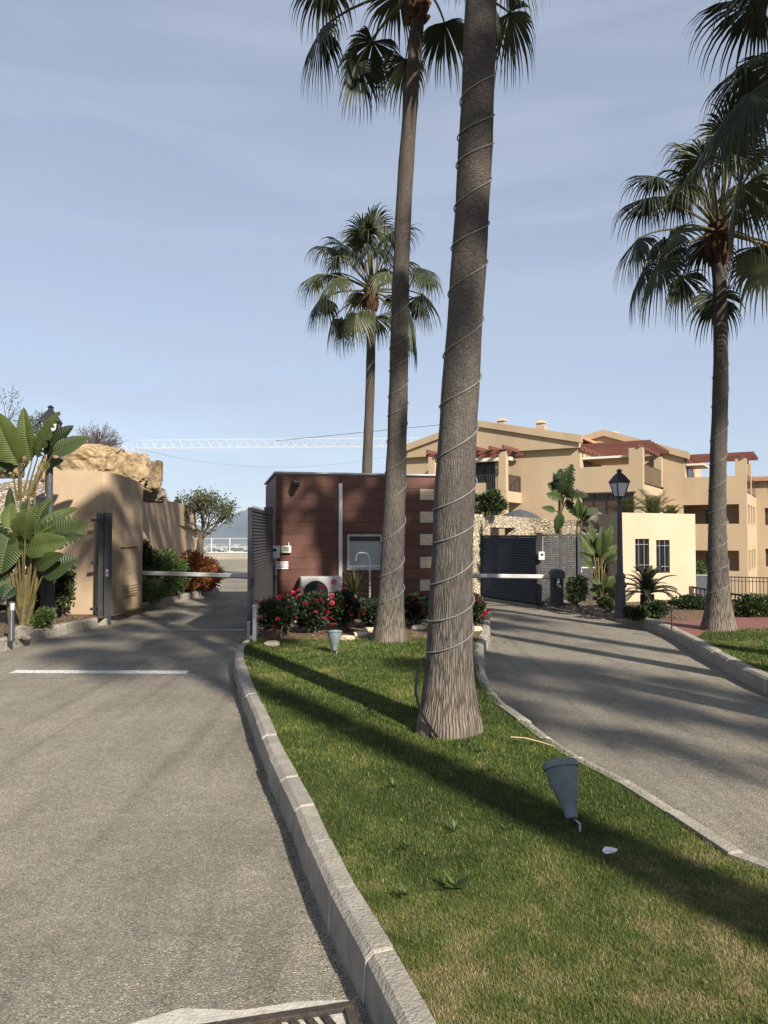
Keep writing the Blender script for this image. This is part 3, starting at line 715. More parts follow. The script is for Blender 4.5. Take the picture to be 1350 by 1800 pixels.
# loose black cable hanging at the foot of the nearest palm
A0 = math.pi+.55
pts = [rp1(A0-.9, .52, .02), rp1(A0-.45, .53, .03), rp1(A0-.2, .50, .06), rp1(A0-.15, .42, .085), rp1(A0-.1, .30, .075), rp1(A0+.05, .18, .045), rp1(A0+.35, .09, .02), rp1(A0+.65, .015, .02)]
tag(MB().tube(catmull3(pts) if 'catmull3' in globals() else pts, .011, 6).build('loose_cable', M['cable'], None, smooth=True, loc=b1), 'loose black cable hanging at the foot of the nearest palm', 'cable')

# ================================================================== foliage tools
def leafcloud(name, C, D, L, W, m, parent=None, rnd=None, fold=.15):
    n = len(C); D = nrm(D); ra = nrm(rng.normal(size=(n, 3))); sd = nrm(np.cross(D, ra)); nn = np.cross(sd, D)
    L = np.asarray(L).reshape(-1, 1)*np.ones((n, 1)); W = np.asarray(W).reshape(-1, 1)*np.ones((n, 1))
    o = np.array(org(parent)) if parent else np.zeros(3)
    C = C-o
    V = np.stack([C, C+D*L*.45-sd*W*.5+nn*W*fold, C+D*L, C+D*L*.45+sd*W*.5+nn*W*fold], 1).reshape(-1, 3)
    Fq = np.arange(4*n).reshape(-1, 4)
    me = npmesh(name, V, Fq, m, rng.random(n) if rnd is None else rnd)
    ob = bpy.data.objects.new(name, me); COL.objects.link(ob)
    if parent: ob.parent = parent; ORG[ob.name] = org(parent)
    return ob
def blob(n, c, rad, k=14, cr=.42, zmin=None, shell=.5):
    c = np.array(c, float); rad = np.array(rad, float)
    d = nrm(rng.normal(size=(k, 3))); cc = c+d*rad*(1-cr)*rng.uniform(.55, 1.0, (k, 1))
    w = rng.integers(0, k, n); dd = nrm(rng.normal(size=(n, 3)))
    u = rng.uniform(shell, 1.0, (n, 1))
    sz = rng.uniform(.75, 1.15, (k, 1))
    Pp = cc[w]+dd*rad*cr*u*sz[w]
    out = nrm(dd+.5*nrm((Pp-c)/rad)+rng.normal(size=(n, 3))*.45+np.array([0, 0, .25]))
    if zmin is not None:
        Pp[:, 2] = np.where(Pp[:, 2] < zmin, zmin+rng.uniform(0, .12, n), Pp[:, 2])
    return Pp, out
def bush(name, label, cat, c, rad, n, L, W, m, k=14, cr=.42, zmin=.15, group=None, stems=5, shell=.5, base=None):
    base = base or (c[0], c[1], zmin)
    root = thing(name, label, cat, base, group=group)
    C, D = blob(n, c, rad, k, cr, zmin, shell)
    leafcloud('foliage', C, D, rng.uniform(L*.7, L*1.25, n), rng.uniform(W*.75, W*1.2, n), m, root)
    s = MB(); r = random.Random(n)
    for i in range(stems):
        a = r.uniform(0, 6.3); q = Vector((c[0]+math.cos(a)*rad[0]*.5, c[1]+math.sin(a)*rad[1]*.5, c[2]+rad[2]*r.uniform(-.1, .5)))
        b0 = Vector((base[0]+r.uniform(-.05, .05), base[1]+r.uniform(-.05, .05), zmin-.03))
        s.tube([b0, b0.lerp(q, .5)+Vector((0, 0, .05)), q], [.014, .01, .005], 5)
    s.build('stem', M['twig'], root)
    return root
def twigtree(root, base, tips, r0, depth, m, r, spread=.5, ln=.6):
    mb = MB(); ends = []
    def grow(p, d, rad, L, k):
        q = p+d*L; mid = p.lerp(q, .5)+Vector((r.uniform(-.08, .08), r.uniform(-.08, .08), r.uniform(-.03, .08)))*L
        mb.tube([p, mid, q], [rad, rad*.8, rad*.6], 5, cap=(k == 0)); ends.append((q, d))
        if k == 0: return
        for _ in range(r.choice((2, 3, 3))):
            nd = (d+Vector((r.gauss(0, spread), r.gauss(0, spread), r.gauss(.12, spread*.7)))).normalized()
            grow(q, nd, rad*.6, L*r.uniform(.6, .85), k-1)
    for t in tips: grow(Vector(base), Vector(t).normalized(), r0, ln, depth)
    mb.build('branch', m, root, smooth=False)
    return ends

# ================================================================== guardhouse
gA = Vector((-2.09, 14.3, 0)); gB = Vector((1.32, 15.05, 0)); gL = (gB-gA).length; gR = math.atan2(gB.y-gA.y, gB.x-gA.x)
gh = thing('guardhouse', 'flat-roofed guardhouse clad in dark reddish brown planks', 'building', gA, gR, local=True)
GH = 2.84
def ghl(px, py, y=0):
    """photo pixel -> x,z on the front wall (guardhouse frame)"""
    d = P(px, py, 10)-Vector((0, 0, HC)); u = Vector((math.cos(gR), math.sin(gR), 0)); nb = Vector((-u.y, u.x, 0))
    t = ((gA+nb*y)-Vector((0, 0, HC))).dot(nb)/d.dot(nb); q = Vector((0, 0, HC))+d*t-gA
    return q.dot(u), q.z
wx0, wz1 = ghl(610, 938); wx1, wz0 = ghl(670, 998)
wx1 += .05
m = MB()
m.bx(.03, wx0, .03, .25, 0, GH-.03); m.bx(wx1, gL-.03, .03, .25, 0, GH-.03); m.bx(wx0, wx1, .03, .25, 0, wz0); m.bx(wx0, wx1, .03, .25, wz1, GH-.03)
m.bx(.03, .25, .25, 3.2, 0, GH-.03); m.bx(gL-.25, gL-.03, .25, 3.2, 0, GH-.03); m.bx(.03, gL-.03, 3.2, 3.4, 0, GH-.03)
m.build('wall_core', M['woodred'], gh)
MB().bx(.02, gL-.02, .02, 3.4, GH-.028, GH+.03).build('roof', M['concrete'], gh)
rm = MB(); rm.bx(-.04, gL+.04, -.04, .05, GH+.0, GH+.036); rm.bx(-.04, .05, .05, 3.45, GH+.0, GH+.036); rm.bx(gL-.05, gL+.04, .05, 3.45, GH+.0, GH+.036)
rm.build('roof_trim', M['roofmetal'], gh, bevel=.006)
PH = .2285; PLN = {}
def plank(x0, x1, z0, side=0, h=PH):
    w = round(x1-x0-.003, 3); h = round(h-.005, 4); key = (w, side, h)
    if key not in PLN:
        b = MB()
        if side == 0: b.bx(0, w, 0, .03, 0, h)
        else: b.bx(0, .03, 0, w, 0, h)
        PLN[key] = b.mesh('plank', M['plank'])
    return PLN[key]
rp_ = random.Random(4); qx0, qz_ = ghl(738, 900); qx1 = ghl(766, 900)[0]
nrow = 12
for k in range(nrow):
    z0 = GH-.03-(k+1)*PH
    h = PH
    if z0 < .0: h = PH+z0; z0 = 0.0
    if h < .05: continue
    cuts = [0.0]; x = (.55, 1.15, .85)[k % 3]
    stone = (k % 2 == 1)
    while x < gL-.3: cuts.append(x); x += 1.2
    cuts.append(gL)
    segs = []
    for i in range(len(cuts)-1): segs.append((cuts[i], cuts[i+1]))
    def cut(segs, a, b):
        out = []
        for s, e in segs:
            if e <= a or s >= b: out.append((s, e)); continue
            if s < a: out.append((s, a))
            if e > b: out.append((b, e))
        return out
    if z0 < wz1-.02 and z0+h > wz0+.02:
        segs = cut(segs, wx0, wx1)
    if stone: segs = cut(segs, qx0, qx1)
    for s, e in segs:
        if e-s < .03: continue
        put('plank', plank(s, e, z0, 0, h), gh, (s, rp_.uniform(-.002, .002), z0))
    if stone and z0 > .1:
        b = MB(); b.bx(qx0, qx1-.004, -.012, .03, z0, z0+h-.006); b.build('stone_block', M['travertine'], gh, bevel=.006)
    for yy in (.03, 1.15, 2.3):
        put('plank', plank(0, 1.12, z0, 1, h), gh, (-.001, yy+.002, z0)); put('plank', plank(0, 1.12, z0, 1, h), gh, (gL-.029, yy+.002, z0))
# window
wn_ = thing('x') if False else None
wf = MB(); t = .055
for (x0, x1, z0, z1) in ((wx0, wx1, wz1-t, wz1), (wx0, wx1, wz0, wz0+t), (wx0, wx0+t, wz0+t, wz1-t), (wx1-t, wx1, wz0+t, wz1-t)): wf.bx(x0+.001, x1-.001, .05, .11, z0+.001, z1-.001)
win = wf.build('window', M['white'], gh, bevel=.004)
b = MB(); b.bx(wx0+t, wx1-t, .075, .085, wz0+t, wz1-t); b.build('pane', M['glass_pane'], win)
b = MB(); b.bx(wx0-.02, wx1+.02, -.05, .05, wz0-.045, wz0-.004); b.build('sill', M['alum'], win, bevel=.004)
b = MB(); b.bx(wx0-.012, wx0-.001, -.012, .03, wz0, wz1+.03); b.bx(wx1+.001, wx1+.012, -.012, .03, wz0, wz1+.03); b.bx(wx0-.012, wx1+.012, -.03, .03, wz1+.03, wz1+.05); b.build('reveal_trim', M['gategrey'], win)
b = MB(); b.bx(wx0+.01, wx1-.01, .60, .62, wz0-.2, wz1); b.build('room_back', M['woodred'], win)
b = MB(); b.bx(wx0+t, wx1-t, .045, .07, wz1-t-.09, wz1-t); b.build('shutter_box', M['dark'], win)
# white conduit
cx0, cz1 = ghl(595, 850); cx1, cz0 = ghl(601, 1012)
b = MB(); b.bx(cx0, cx0+.07, -.055, -.004, cz0-.35, cz1); b.build('conduit', M['white'], gh, bevel=.006)
b = MB(); b.tube([(cx0+.03, -.03, cz1), (cx0+.03, -.02, cz1+.1), (cx0+.045, -.02, GH-.02)], .006, 5); b.build('conduit_wire', M['cable'], gh)
def ghw(x, y, z): 
    u = Vector((math.cos(gR), math.sin(gR), 0)); nb = Vector((-u.y, u.x, 0)); return gA+u*x+nb*y+Vector((0, 0, z))
# security camera
cx, cz = ghl(520, 853)
sc = thing('security_camera', 'small dark security camera high on the brown wall', 'camera', ghw(cx, 0, cz), gR, local=True)
MB().bx(-.05, .05, -.03, -.004, -.07, .07).build('mount', M['gategrey'], sc, bevel=.006)
MB().tube([(0, -.03, .02), (0, -.08, .04), (0, -.12, .03)], .016, 6).build('arm', M['gategrey'], sc)
MB().box((0, -.16, .015), (.10, .2, .09), M=Matrix.Rotation(R(14), 3, 'X')).build('housing', M['black'], sc, bevel=.012)
MB().box((0, -.165, .067), (.125, .25, .012), M=Matrix.Rotation(R(14), 3, 'X')).build('sun_shield', M['gategrey'], sc, bevel=.004)
MB().lathe([(.03, 0), (.03, .02)], (0, -.262, -.012), 12, Matrix.Rotation(R(104), 3, 'X')).build('lens', M['glass_dark'], sc)
# boxes by the gate hinge
def wallbox(px, py, w, h, d, name, label, mt, cat, dx=0):
    x, z = ghl(px, py); o = thing(name, label, cat, ghw(x, 0, z), gR, local=True)
    MB().bx(-w/2, w/2, -d, -.004, -h/2, h/2).build('casing', mt, o, bevel=.01); return o
bx1 = wallbox(482, 970, .20, .24, .12, 'intercom_box', 'off-white control box with dark display beside the open gate leaf', M['white'], 'control box')
MB().bx(-.05, .035, -.124, -.12, .01, .06).build('display', M['black'], bx1)
MB().tube([(.03, -.06, -.12), (.035, -.05, -.6), (.03, -.05, -1.2)], .012, 6).build('cable_pipe', M['white'], bx1)
bx2 = wallbox(502, 965.5, .205, .14, .08, 'antenna_box', 'white receiver box with stub antenna on the brown wall', M['white'], 'receiver')
MB().tube([(.055, -.04, .07), (.055, -.04, .135)], .012, 8).build('antenna', M['white'], bx2)
MB().bx(-.04, .055, -.084, -.08, -.04, .05).build('sticker', M['hedge_light'] if False else mat('green_sticker', (.22, .26, .16), (.10, .13, .07), 60, .6), bx2)
bx3 = wallbox(477, 999, .10, .10, .10, 'switch_box', 'small grey switch box under the control box', M['gategrey'], 'switch')
MB().bx(-.02, .02, -.105, -.1, -.02, .02).build('button', M['black'], bx3)
bx4 = wallbox(473, 1014, .26, .09, .16, 'gate_motor', 'grey gate motor arm box at the hinge post', M['gategrey'], 'motor')
MB().tube([(-.05, -.08, -.04), (-.04, -.06, -.5), (-.02, -.06, -.8)], .014, 6).build('hose', M['cable'], bx4)
# sign
def text_mesh(body, size, m, name, parent, loc, rot=(R(90), 0, 0), extrude=.001):
    cu = bpy.data.curves.new(name, 'FONT'); cu.body = body; cu.size = size; cu.align_x = 'CENTER'; cu.align_y = 'CENTER'; cu.extrude = extrude
    tmp = bpy.data.objects.new('tmp', cu); COL.objects.link(tmp); bpy.context.view_layer.update()
    me = bpy.data.meshes.new_from_object(tmp.evaluated_get(bpy.context.evaluated_depsgraph_get())); bpy.data.objects.remove(tmp)
    me.materials.clear(); me.materials.append(m)
    o = bpy.data.objects.new(name, me); COL.objects.link(o); o.parent = parent; o.location = loc; o.rotation_euler = rot
    return o
x, z = ghl(496.5, 993.5)
sg = thing('access_sign', 'small white sign reading ACCESO ENDESA on the brown wall', 'sign', ghw(x, 0, z), gR, local=True)
MB().bx(-.112, .112, -.012, -.004, -.072, .072).build('board', M['paper'], sg)
text_mesh('ACCESO', .062, M['ink'], 'lettering', sg, (0, -.0135, .032)); text_mesh('ENDESA', .062, M['ink'], 'lettering', sg, (0, -.0135, -.032))
# air conditioner
x, z = ghl(560, 1012)
ac = thing('air_conditioner', 'white outdoor air conditioner unit with round fan behind the roses', 'air conditioner', ghw(x, 0, z-.58), gR, local=True)
MB().bx(-.385, .385, -.36, -.06, 0, .58).build('casing', M['white'], ac, bevel=.015)
MB().lathe([(.235, 0), (.235, .006)], (-.1, -.362, .27), 32, Matrix.Rotation(R(90), 3, 'X')).build('fan_well', M['black'], ac)
gm = MB()
for k in range(30):
    a = k*2*math.pi/30; gm.bar((-.1+.05*math.cos(a), -.372, .27+.05*math.sin(a)), (-.1+.235*math.cos(a+.35), -.372, .27+.235*math.sin(a+.35)), .005)
for rr in (.09, .14, .19, .235):
    gm.tube([(-.1+rr*math.cos(j*2*math.pi/32), -.374, .27+rr*math.sin(j*2*math.pi/32)) for j in range(33)], .0035, 4, cap=False)
gm.build('fan_grille', M['gategrey'], ac)
bl = MB()
for k in range(3):
    a = k*2.094+.4
    bl.add([(-.1+.03*math.cos(a), -.3685, .27+.03*math.sin(a)), (-.1+.2*math.cos(a+.1), -.3688, .27+.2*math.sin(a+.1)), (-.1+.21*math.cos(a+.9), -.3692, .27+.21*math.sin(a+.9)), (-.1+.04*math.cos(a+1.2), -.369, .27+.04*math.sin(a+1.2))], [(0, 1, 2, 3)])
bl.build('fan_blade', M['gategrey'], ac)
MB().lathe([(.04, 0), (.035, .012)], (-.1, -.37, .27), 14, Matrix.Rotation(R(90), 3, 'X')).build('hub', M['white'], ac)
lg = MB().lathe([(.058, 0), (.058, .004)], (.245, -.361, .475), 28, Matrix.Rotation(R(90), 3, 'X')).build('logo', M['red'], ac)
lm = MB(); lm.bx(.2435, .2495, -.3665, -.3655, .45, .5); lm.bx(.2495, .267, -.3665, -.3655, .45, .456); lm.bx(.268, .294, -.3665, -.3655, .472, .478)
lm.tube([(.245+.043*math.cos(t_*.1), -.366, .475+.043*math.sin(t_*.1)) for t_ in range(8, 64)], .0028, 4)
lm.lathe([(.006, 0), (.006, .001)], (.228, -.3655, .49), 10, Matrix.Rotation(R(90), 3, 'X')); lm.build('logo_mark', M['white'], lg)
text_mesh('LG', .085, M['red'], 'lettering', ac, (.248, -.3625, .362))
# white bent pipe in front of the window
q0 = P(650, 1062, 14.0)
hp = MB(); pa = [Vector((q0.x, 14.0, .1)), P(650, 1005, 14.0), P(649, 982, 14.0), P(646, 974, 14.0), P(640, 972, 14.0), P(632, 972, 14.0), P(627, 975, 14.05), P(625, 985, 14.1)]
tag(hp.tube(pa, .018, 8).build('standpipe', M['white'], None, smooth=True, loc=(q0.x, 14, .1)), 'bent white standpipe rising in front of the window', 'pipe')

# ================================================================== gates, barriers, posts
def louvre(name, label, a, b, h, mt, z0=.04, pitch=.045, group=None, frame=.05, slat_w=.034):
    a = Vector(a); b = Vector(b); L = (b-a).length; rz = math.atan2(b.y-a.y, b.x-a.x)
    o = thing(name, label, 'gate', a, rz, group=group, local=True)
    f = MB(); f.bx(0, frame, -.03, .03, z0, h); f.bx(L-frame, L, -.03, .03, z0, h); f.bx(frame, L-frame, -.03, .03, h-.05, h); f.bx(frame, L-frame, -.03, .03, z0, z0+.07)
    for k in (1, 2): f.bx(L*k/3-.02, L*k/3+.02, -.005, .029, z0+.07, h-.05)
    f.build('frame', mt, o, bevel=.003)
    s = MB(); z = z0+.09
    while z < h-.07:
        s.box((L/2, -.012, z), (L-2*frame, .004, slat_w), M=Matrix.Rotation(R(-24), 3, 'X')); z += pitch
    s.build('slat', mt, o, kind='stuff')
    return o
la = G(438, 1135); lh = Vector((-2.13, 14.0, 0))
gt = louvre('gate_leaf', 'grey louvred gate leaf swung open beside the guardhouse', (la.x, la.y, 0), lh, 2.06, M['gategrey'], pitch=.05, slat_w=.057)
MB().bx(-.05, .12, -.055, -.031, .88, 1.0).build('latch', M['black'], gt)
MB().bx(-.012, -.001, -.03, .03, .05, 2.0).build('edge_highlight', M['lampgrey'], gt)  # paler strip standing in for a highlight down the leaf edge
po = thing('hinge_post', 'dark steel gate post against the guardhouse corner', 'post', (-2.2, 14.12, 0))
MB().bx(-2.28, -2.13, 14.06, 14.2, 0, 2.16).build('shaft', M['gategrey'], po, bevel=.006); MB().bx(-2.29, -2.12, 14.05, 14.21, 2.16, 2.175).build('cap', M['dark'], po)
# left slab post
gp = G(177, 1098); 
pst = thing('gate_post', 'tall anthracite gate post with a keyhole in front of the tan wall', 'post', gp)
MB().box((gp.x-.03, gp.y+.1, 1.03), (.17, .2, 2.06), R(32)).build('shaft', M['dark'], pst, bevel=.006)
MB().box((gp.x+.105, gp.y+.02, 1.03), (.13, .10, 2.05), R(32)).build('guide_channel', M['dark'], pst, bevel=.004)
MB().box((gp.x+.12, gp.y-.035, .95), (.05, .012, .13), R(32)).build('lock_plate', M['alum'], pst, bevel=.003)
MB().box((gp.x+.125, gp.y-.043, .95), (.018, .006, .05), R(32)).build('keyhole', M['black'], pst)
for zz in (.28, 1.13, 1.92): MB().box((gp.x-.17, gp.y+.06, zz), (.1, .04, .05), R(10)).build('bracket', M['dark'], pst)
# thin stakes by the open leaf
for lab, px, py, h, wv in (('pale steel stop post at the foot of the gate leaf', 447, 1136, .56, .055), ('short white steel strip post at the edge of the entry lane', 436.5, 1131, .30, .04)):
    q = G(px, py, .1); o = thing('stop_post', lab, 'post', q)
    MB().box((q.x, q.y, q.z+h/2-.05), (wv, .05, h+.1), .2).build('shaft', M['alum'], o, bevel=.004); MB().box((q.x, q.y, q.z+h+.006), (wv+.01, .06, .012), .2).build('cap', M['white'], o)
def barrier(label, a, b, name='barrier_pole'):
    o = thing(name, label, 'barrier', a); a = Vector(a); b = Vector(b)
    MB().bar(a, b, .05, .085).build('boom', M['white'], o, bevel=.012)
    MB().bar(a-Vector((0, 0, .043)), b-Vector((0, 0, .043)), .03, .02).build('underside_shade', M['gategrey'], o)  # dark strip standing in for the shade under the boom
    return o
barrier('white barrier pole lowered across the entry lane', P(232, 1006.5, 15.9), P(442, 1012.5, 14.9))
barrier('white barrier pole lowered across the exit lane before the dark gate', P(800, 1011.5, 16.6), P(976, 1013.5, 16.3))
cb = P(979, 1063, 16.3)
cab = thing('barrier_cabinet', 'dark barrier cabinet with rounded light hood on the exit lane', 'barrier', (cb.x, cb.y, .1))
pr = [(-.12, .1), (.12, .1), (.12, .78), (-.12, .78)]
MB().bx(cb.x-.12, cb.x+.12, cb.y-.13, cb.y+.15, .08, .72).build('body', M['dark'], cab, bevel=.015)
hd = MB(); poly = [(cb.x-.15, .70), (cb.x+.15, .70)]+[(cb.x+.15*math.cos(t_*math.pi/10), .78+.12*math.sin(t_*math.pi/10)) for t_ in range(11)]
hd.xz(poly, cb.y-.17, cb.y+.17).build('hood', M['lampgrey'], cab, bevel=.012)
MB().bx(cb.x-.02, cb.x+.035, cb.y-.136, cb.y-.131, .60, .69).build('emblem', M['paper'], cab)
MB().bx(cb.x-.09, cb.x+.07, cb.y-.137, cb.y-.131, .14, .5).build('door', M['gategrey'], cab)
# exit gate and perforated fence
ga = P(846, 1000, 19.2); gb = P(944, 1000, 16.95)
louvre('exit_gate', 'closed black louvred sliding gate across the exit lane', (ga.x, ga.y, 0), (gb.x, gb.y, 0), 1.64, M['dark'], pitch=.062, slat_w=.066)
pf = thing('perforated_fence', 'grey perforated metal fence right of the exit gate', 'fence', (gb.x, gb.y, .1))
fa = Vector((gb.x+.06, gb.y+.05, 0)); fb = P(1082, 1000, 17.1); fb.z = 0; fu = (fb-fa).normalized(); fn = Vector((fu.y, -fu.x, 0)); FL = (fb-fa).length
for s in (0.0, FL*.52, FL): 
    q = fa+fu*s; MB().box((q.x, q.y, .86), (.10, .10, 1.64 if s else 1.68), math.atan2(fu.y, fu.x)).build('post', M['gategrey'], pf, bevel=.004)
MB().bar(fa+Vector((0, 0, 1.64)), fb+Vector((0, 0, 1.62)), .06, .05).build('rail', M['gategrey'], pf)
pn = MB(); k = 0
while k*.05 < FL-.1:
    q = fa+fu*(.06+k*.05); pn.box((q.x, q.y, .85), (.034, .003, 1.5), math.atan2(fu.y, fu.x)); k += 1
k = 0
while .12+k*.05 < 1.6:
    pn.bar(fa+fu*.05+fn*.001+Vector((0, 0, .12+k*.05)), fb-fu*.05+fn*.001+Vector((0, 0, .12+k*.05)), .003, .034); k += 1
pn.build('perforated_sheet', M['gategrey'], pf, kind='stuff')
for px, py, w_, lab, cat in ((951, 977, .14, 'white card reader box on the dark gate post', 'card reader'),):
    q = P(px, py, 16.85); o = thing('card_reader', lab, cat, q)
    MB().box((q.x, q.y-.02, q.z), (w_, .09, .19)).build('casing', M['white'], o, bevel=.015); MB().box((q.x+.01, q.y-.068, q.z+.03), (.06, .006, .045)).build('display', M['black'], o)
    MB().tube([(q.x+.04, q.y, q.z+.08), (q.x+.045, q.y, q.z+.42)], .008, 6).build('cable_pipe', M['white'], o)
q = P(949, 1042, 16.8); o = thing('photocell', 'small grey photocell low on the gate post', 'sensor', q); MB().box((q.x, q.y, q.z), (.07, .05, .09)).build('casing', M['lampgrey'], o, bevel=.006); MB().box((q.x, q.y-.027, q.z), (.03, .006, .03)).build('eye', M['black'], o)
hl = MB(); a_ = P(1022, 998, 16.7); b_ = P(1060, 998, 16.7); c_ = P(1022, 1006, 16.7)
tag(hl.tube([c_, a_, b_], .018, 8).build('grab_rail', M['white'], None, loc=a_), 'white bent handrail tube on the perforated fence', 'handrail')
MB()
# ================================================================== left wall, bank, boulders
def wallstrip(name, label, pts, ztops, mt, th=.25, z0=-.05, cat='wall', cope=0):
    """pts = plan points of the visible face (left to right as seen)"""
    root = thing(name, label, cat, (pts[0][0], pts[0][1], 0)); n = len(pts); vs = []
    nr = []
    for i in range(n):
        a = Vector((*pts[max(i-1, 0)], 0)); b = Vector((*pts[min(i+1, n-1)], 0)); d = (b-a).normalized(); nr.append(Vector((-d.y, d.x, 0)))
    for i in range(n):
        p = Vector((*pts[i], 0)); q = p+nr[i]*th
        vs += [(p.x, p.y, z0), (p.x, p.y, ztops[i]), (q.x, q.y, ztops[i]), (q.x, q.y, z0)]
    fs = []
    for i in range(n-1):
        for k in range(4): a = 4*i+k; b = 4*i+(k+1) % 4; fs.append((a, a+4, b+4, b))
    fs += [(3, 2, 1, 0), tuple(4*(n-1)+k for k in range(4))]
    m = MB(); m.add(vs, [tuple(reversed(f)) for f in fs]); m.build('wall', mt, root, bevel=.012)
    return root
def pxy(px, D): return ((px-675)/F*D, D)
W1 = [pxy(78, 14.0), pxy(120, 14.0), pxy(160, 14.0), pxy(180, 14.0)]
c0 = Vector((*W1[-1], 0))
W1 += [(c0.x+.05, c0.y+.03), (c0.x+.09, c0.y+.09), (c0.x+.11, c0.y+.16), (c0.x+.16, c0.y+.5), (c0.x+.215, c0.y+1.35), (c0.x+.23, c0.y+1.62)]
ent = wallstrip('entrance_wall', 'curved tan rendered wall behind the gate post under the boulders', W1, [2.87, 2.87, 2.86, 2.85, 2.845, 2.84, 2.84, 2.83, 2.76, 2.72], M['tan'], .3)
# cupboard set in the returning face
ca = Vector((c0.x+.16, c0.y+.5, 0)); cbv = Vector((c0.x+.215, c0.y+1.35, 0)); cd = (cbv-ca).normalized(); cn = Vector((cd.y, -cd.x, 0))
cp = thing('meter_cupboard', 'tan louvred meter cupboard in the return of the curved wall', 'cupboard', ca, math.atan2(cd.y, cd.x), local=True)
Lc = (cbv-ca).length
for k in range(2):
    dr_ = MB().bx(.03+k*Lc*.48, .02+(k+1)*Lc*.48, -.025, .01, .42, 1.38).build('door', M['tan'], cp, bevel=.004)
    for j in range(4): MB().box((.03+(k+.5)*Lc*.48, -.03, .46+j*.055), (Lc*.40, .012, .035), M=Matrix.Rotation(R(35), 3, 'X')).build('vent_slat', M['tan'], dr_)
MB().bx(.0, Lc*.98, -.05, .01, 1.40, 1.43).build('hood', M['tan'], cp)
MB().bx(Lc*.46, Lc*.52, -.04, -.026, .88, .93).build('lock', M['alum'], cp)
W2 = [pxy(225, 16.0), pxy(262, 18.2), pxy(300, 21.4), pxy(325, 24.4), pxy(345, 27.2)]
wallstrip('boundary_wall', 'long tan wall running back along the entry lane behind the shrubs', W2, [2.56, 2.58, 2.62, 2.65, 2.63], M['tan'], .3)
# rocky bank behind the bed
bv = []; bxn = 26; byn = 14; r_ = random.Random(9)
for j in range(byn):
    for i in range(bxn):
        x = -16+i*(16-4.9)/(bxn-1); y = 14.6+j*1.2
        if y < 16 and x > -6.3: x = -6.3
        lim = -5.3-.08*(y-14)
        x = min(x, lim-.35)
        z = .1+2.75*sm((y-14.3)/2.3)+.45*sm((y-17)/6)+r_.uniform(-.06, .06)
        if x > -6.6: z = min(z, 2.5)
        if y > 17.2: z = min(z, 2.2-.04*(y-17))
        bv.append((x, y, z))
m = MB(); m.add(bv, [(j*bxn+i, j*bxn+i+1, (j+1)*bxn+i+1, (j+1)*bxn+i) for j in range(byn-1) for i in range(bxn-1)])
tag(m.build('bank', M['gravel']), kind='structure')
import bmesh
from mathutils import noise
def rock(name, label, c, size, mt, seed, group=None, cat='boulder', sub=3, rough=.28):
    bm = bmesh.new(); bmesh.ops.create_icosphere(bm, subdivisions=sub, radius=1)
    off = Vector((seed*3.1, seed*1.7, seed*.9))
    for v in bm.verts:
        p = v.co.normalized(); q = Vector([math.copysign(abs(t)**.62, t) for t in p])
        d = 1+rough*noise.noise(p*1.3+off)+rough*.6*noise.noise(p*2.7+off)-rough*.55*abs(noise.noise(p*5+off))+rough*.22*noise.noise(p*12+off)+rough*.12*noise.noise(p*27+off)
        # flat facets
        v.co = Vector((q.x*size[0], q.y*size[1], q.z*size[2]))*d*.5*1.05
    me = bpy.data.meshes.new(name); bm.to_mesh(me); bm.free(); me.materials.append(mt)
    o = bpy.data.objects.new(name, me); COL.objects.link(o); o.location = c
    tag(o, label, cat, group); return o
def rockpx(label, px, py, w, h, D, mt, seed, dz=0, depth=1.0, group='boulders above the tan wall', **k):
    p = P(px, py, D); s = D/F; return rock('boulder', label, p, (w*s, w*s*depth*.6, h*s), mt, seed, group, sub=5, **k)
rockpx('long golden boulder resting on top of the curved wall', 150, 820, 128, 78, 15.6, M['boulder'], 1)
rockpx('golden boulder in the middle of the three above the wall', 218, 827, 74, 66, 15.9, M['boulder'], 2)
rockpx('brown squarish boulder at the right end above the wall', 262, 835, 42, 54, 16.4, M['boulder'], 3)
rockpx('flat grey slab under the right-hand boulder', 264, 868, 56, 26, 16.9, M['greyrock'], 4)
rockpx('golden boulder half hidden behind the paddle-leaved plant', 10, 805, 70, 60, 18, M['boulder'], 5)
# bare round shrub and thin trees above the bank
def bare(label, px, py, rpx, D, seed, n=420, leaf=None, nm='bare_shrub', zb=None):
    r = random.Random(seed); c = P(px, py, D); s = D/F*rpx; root = thing(nm, label, 'shrub', (c.x, c.y, c.z-s))
    m = MB(); b = Vector((c.x, c.y, c.z-s*1.25))
    for i in range(n//6):
        d = Vector((r.gauss(0, 1), r.gauss(0, 1), abs(r.gauss(.55, .7)))).normalized(); q = b.lerp(c, .2)+d*s*r.uniform(.9, 1.75)
        mid = b.lerp(q, .55)+Vector((r.uniform(-.1, .1), r.uniform(-.1, .1), .08))*s
        m.tube([b, mid, q], [.008, .006, .003], 3, cap=False)
        for _ in range(5):
            t = r.uniform(.4, 1); p0 = mid.lerp(q, t); q2 = p0+Vector((r.gauss(0, 1), r.gauss(0, 1), r.gauss(.2, 1)))*s*.22; m.tube([p0, q2], [.004, .002], 3, cap=False)
    m.build('branch', M['twig'], root)
    if leaf:
        C, D2 = blob(leaf, c, (s, s, s*.9), 16, .4); leafcloud('foliage', C, D2, .05, .025, M['bougain'], root)
    return root
bare('round leafless grey shrub on the bank behind the boulders', 172, 762, 27, 17.5, 1, 1100)
bare('wispy tall twigs sprouting at the left edge behind the big leaves', 12, 700, 36, 16.5, 3, 60, 120, 'wispy_shrub')
bare('grey green shrub behind the left lantern', 62, 745, 34, 17, 4, 160, 900, 'bank_shrub')

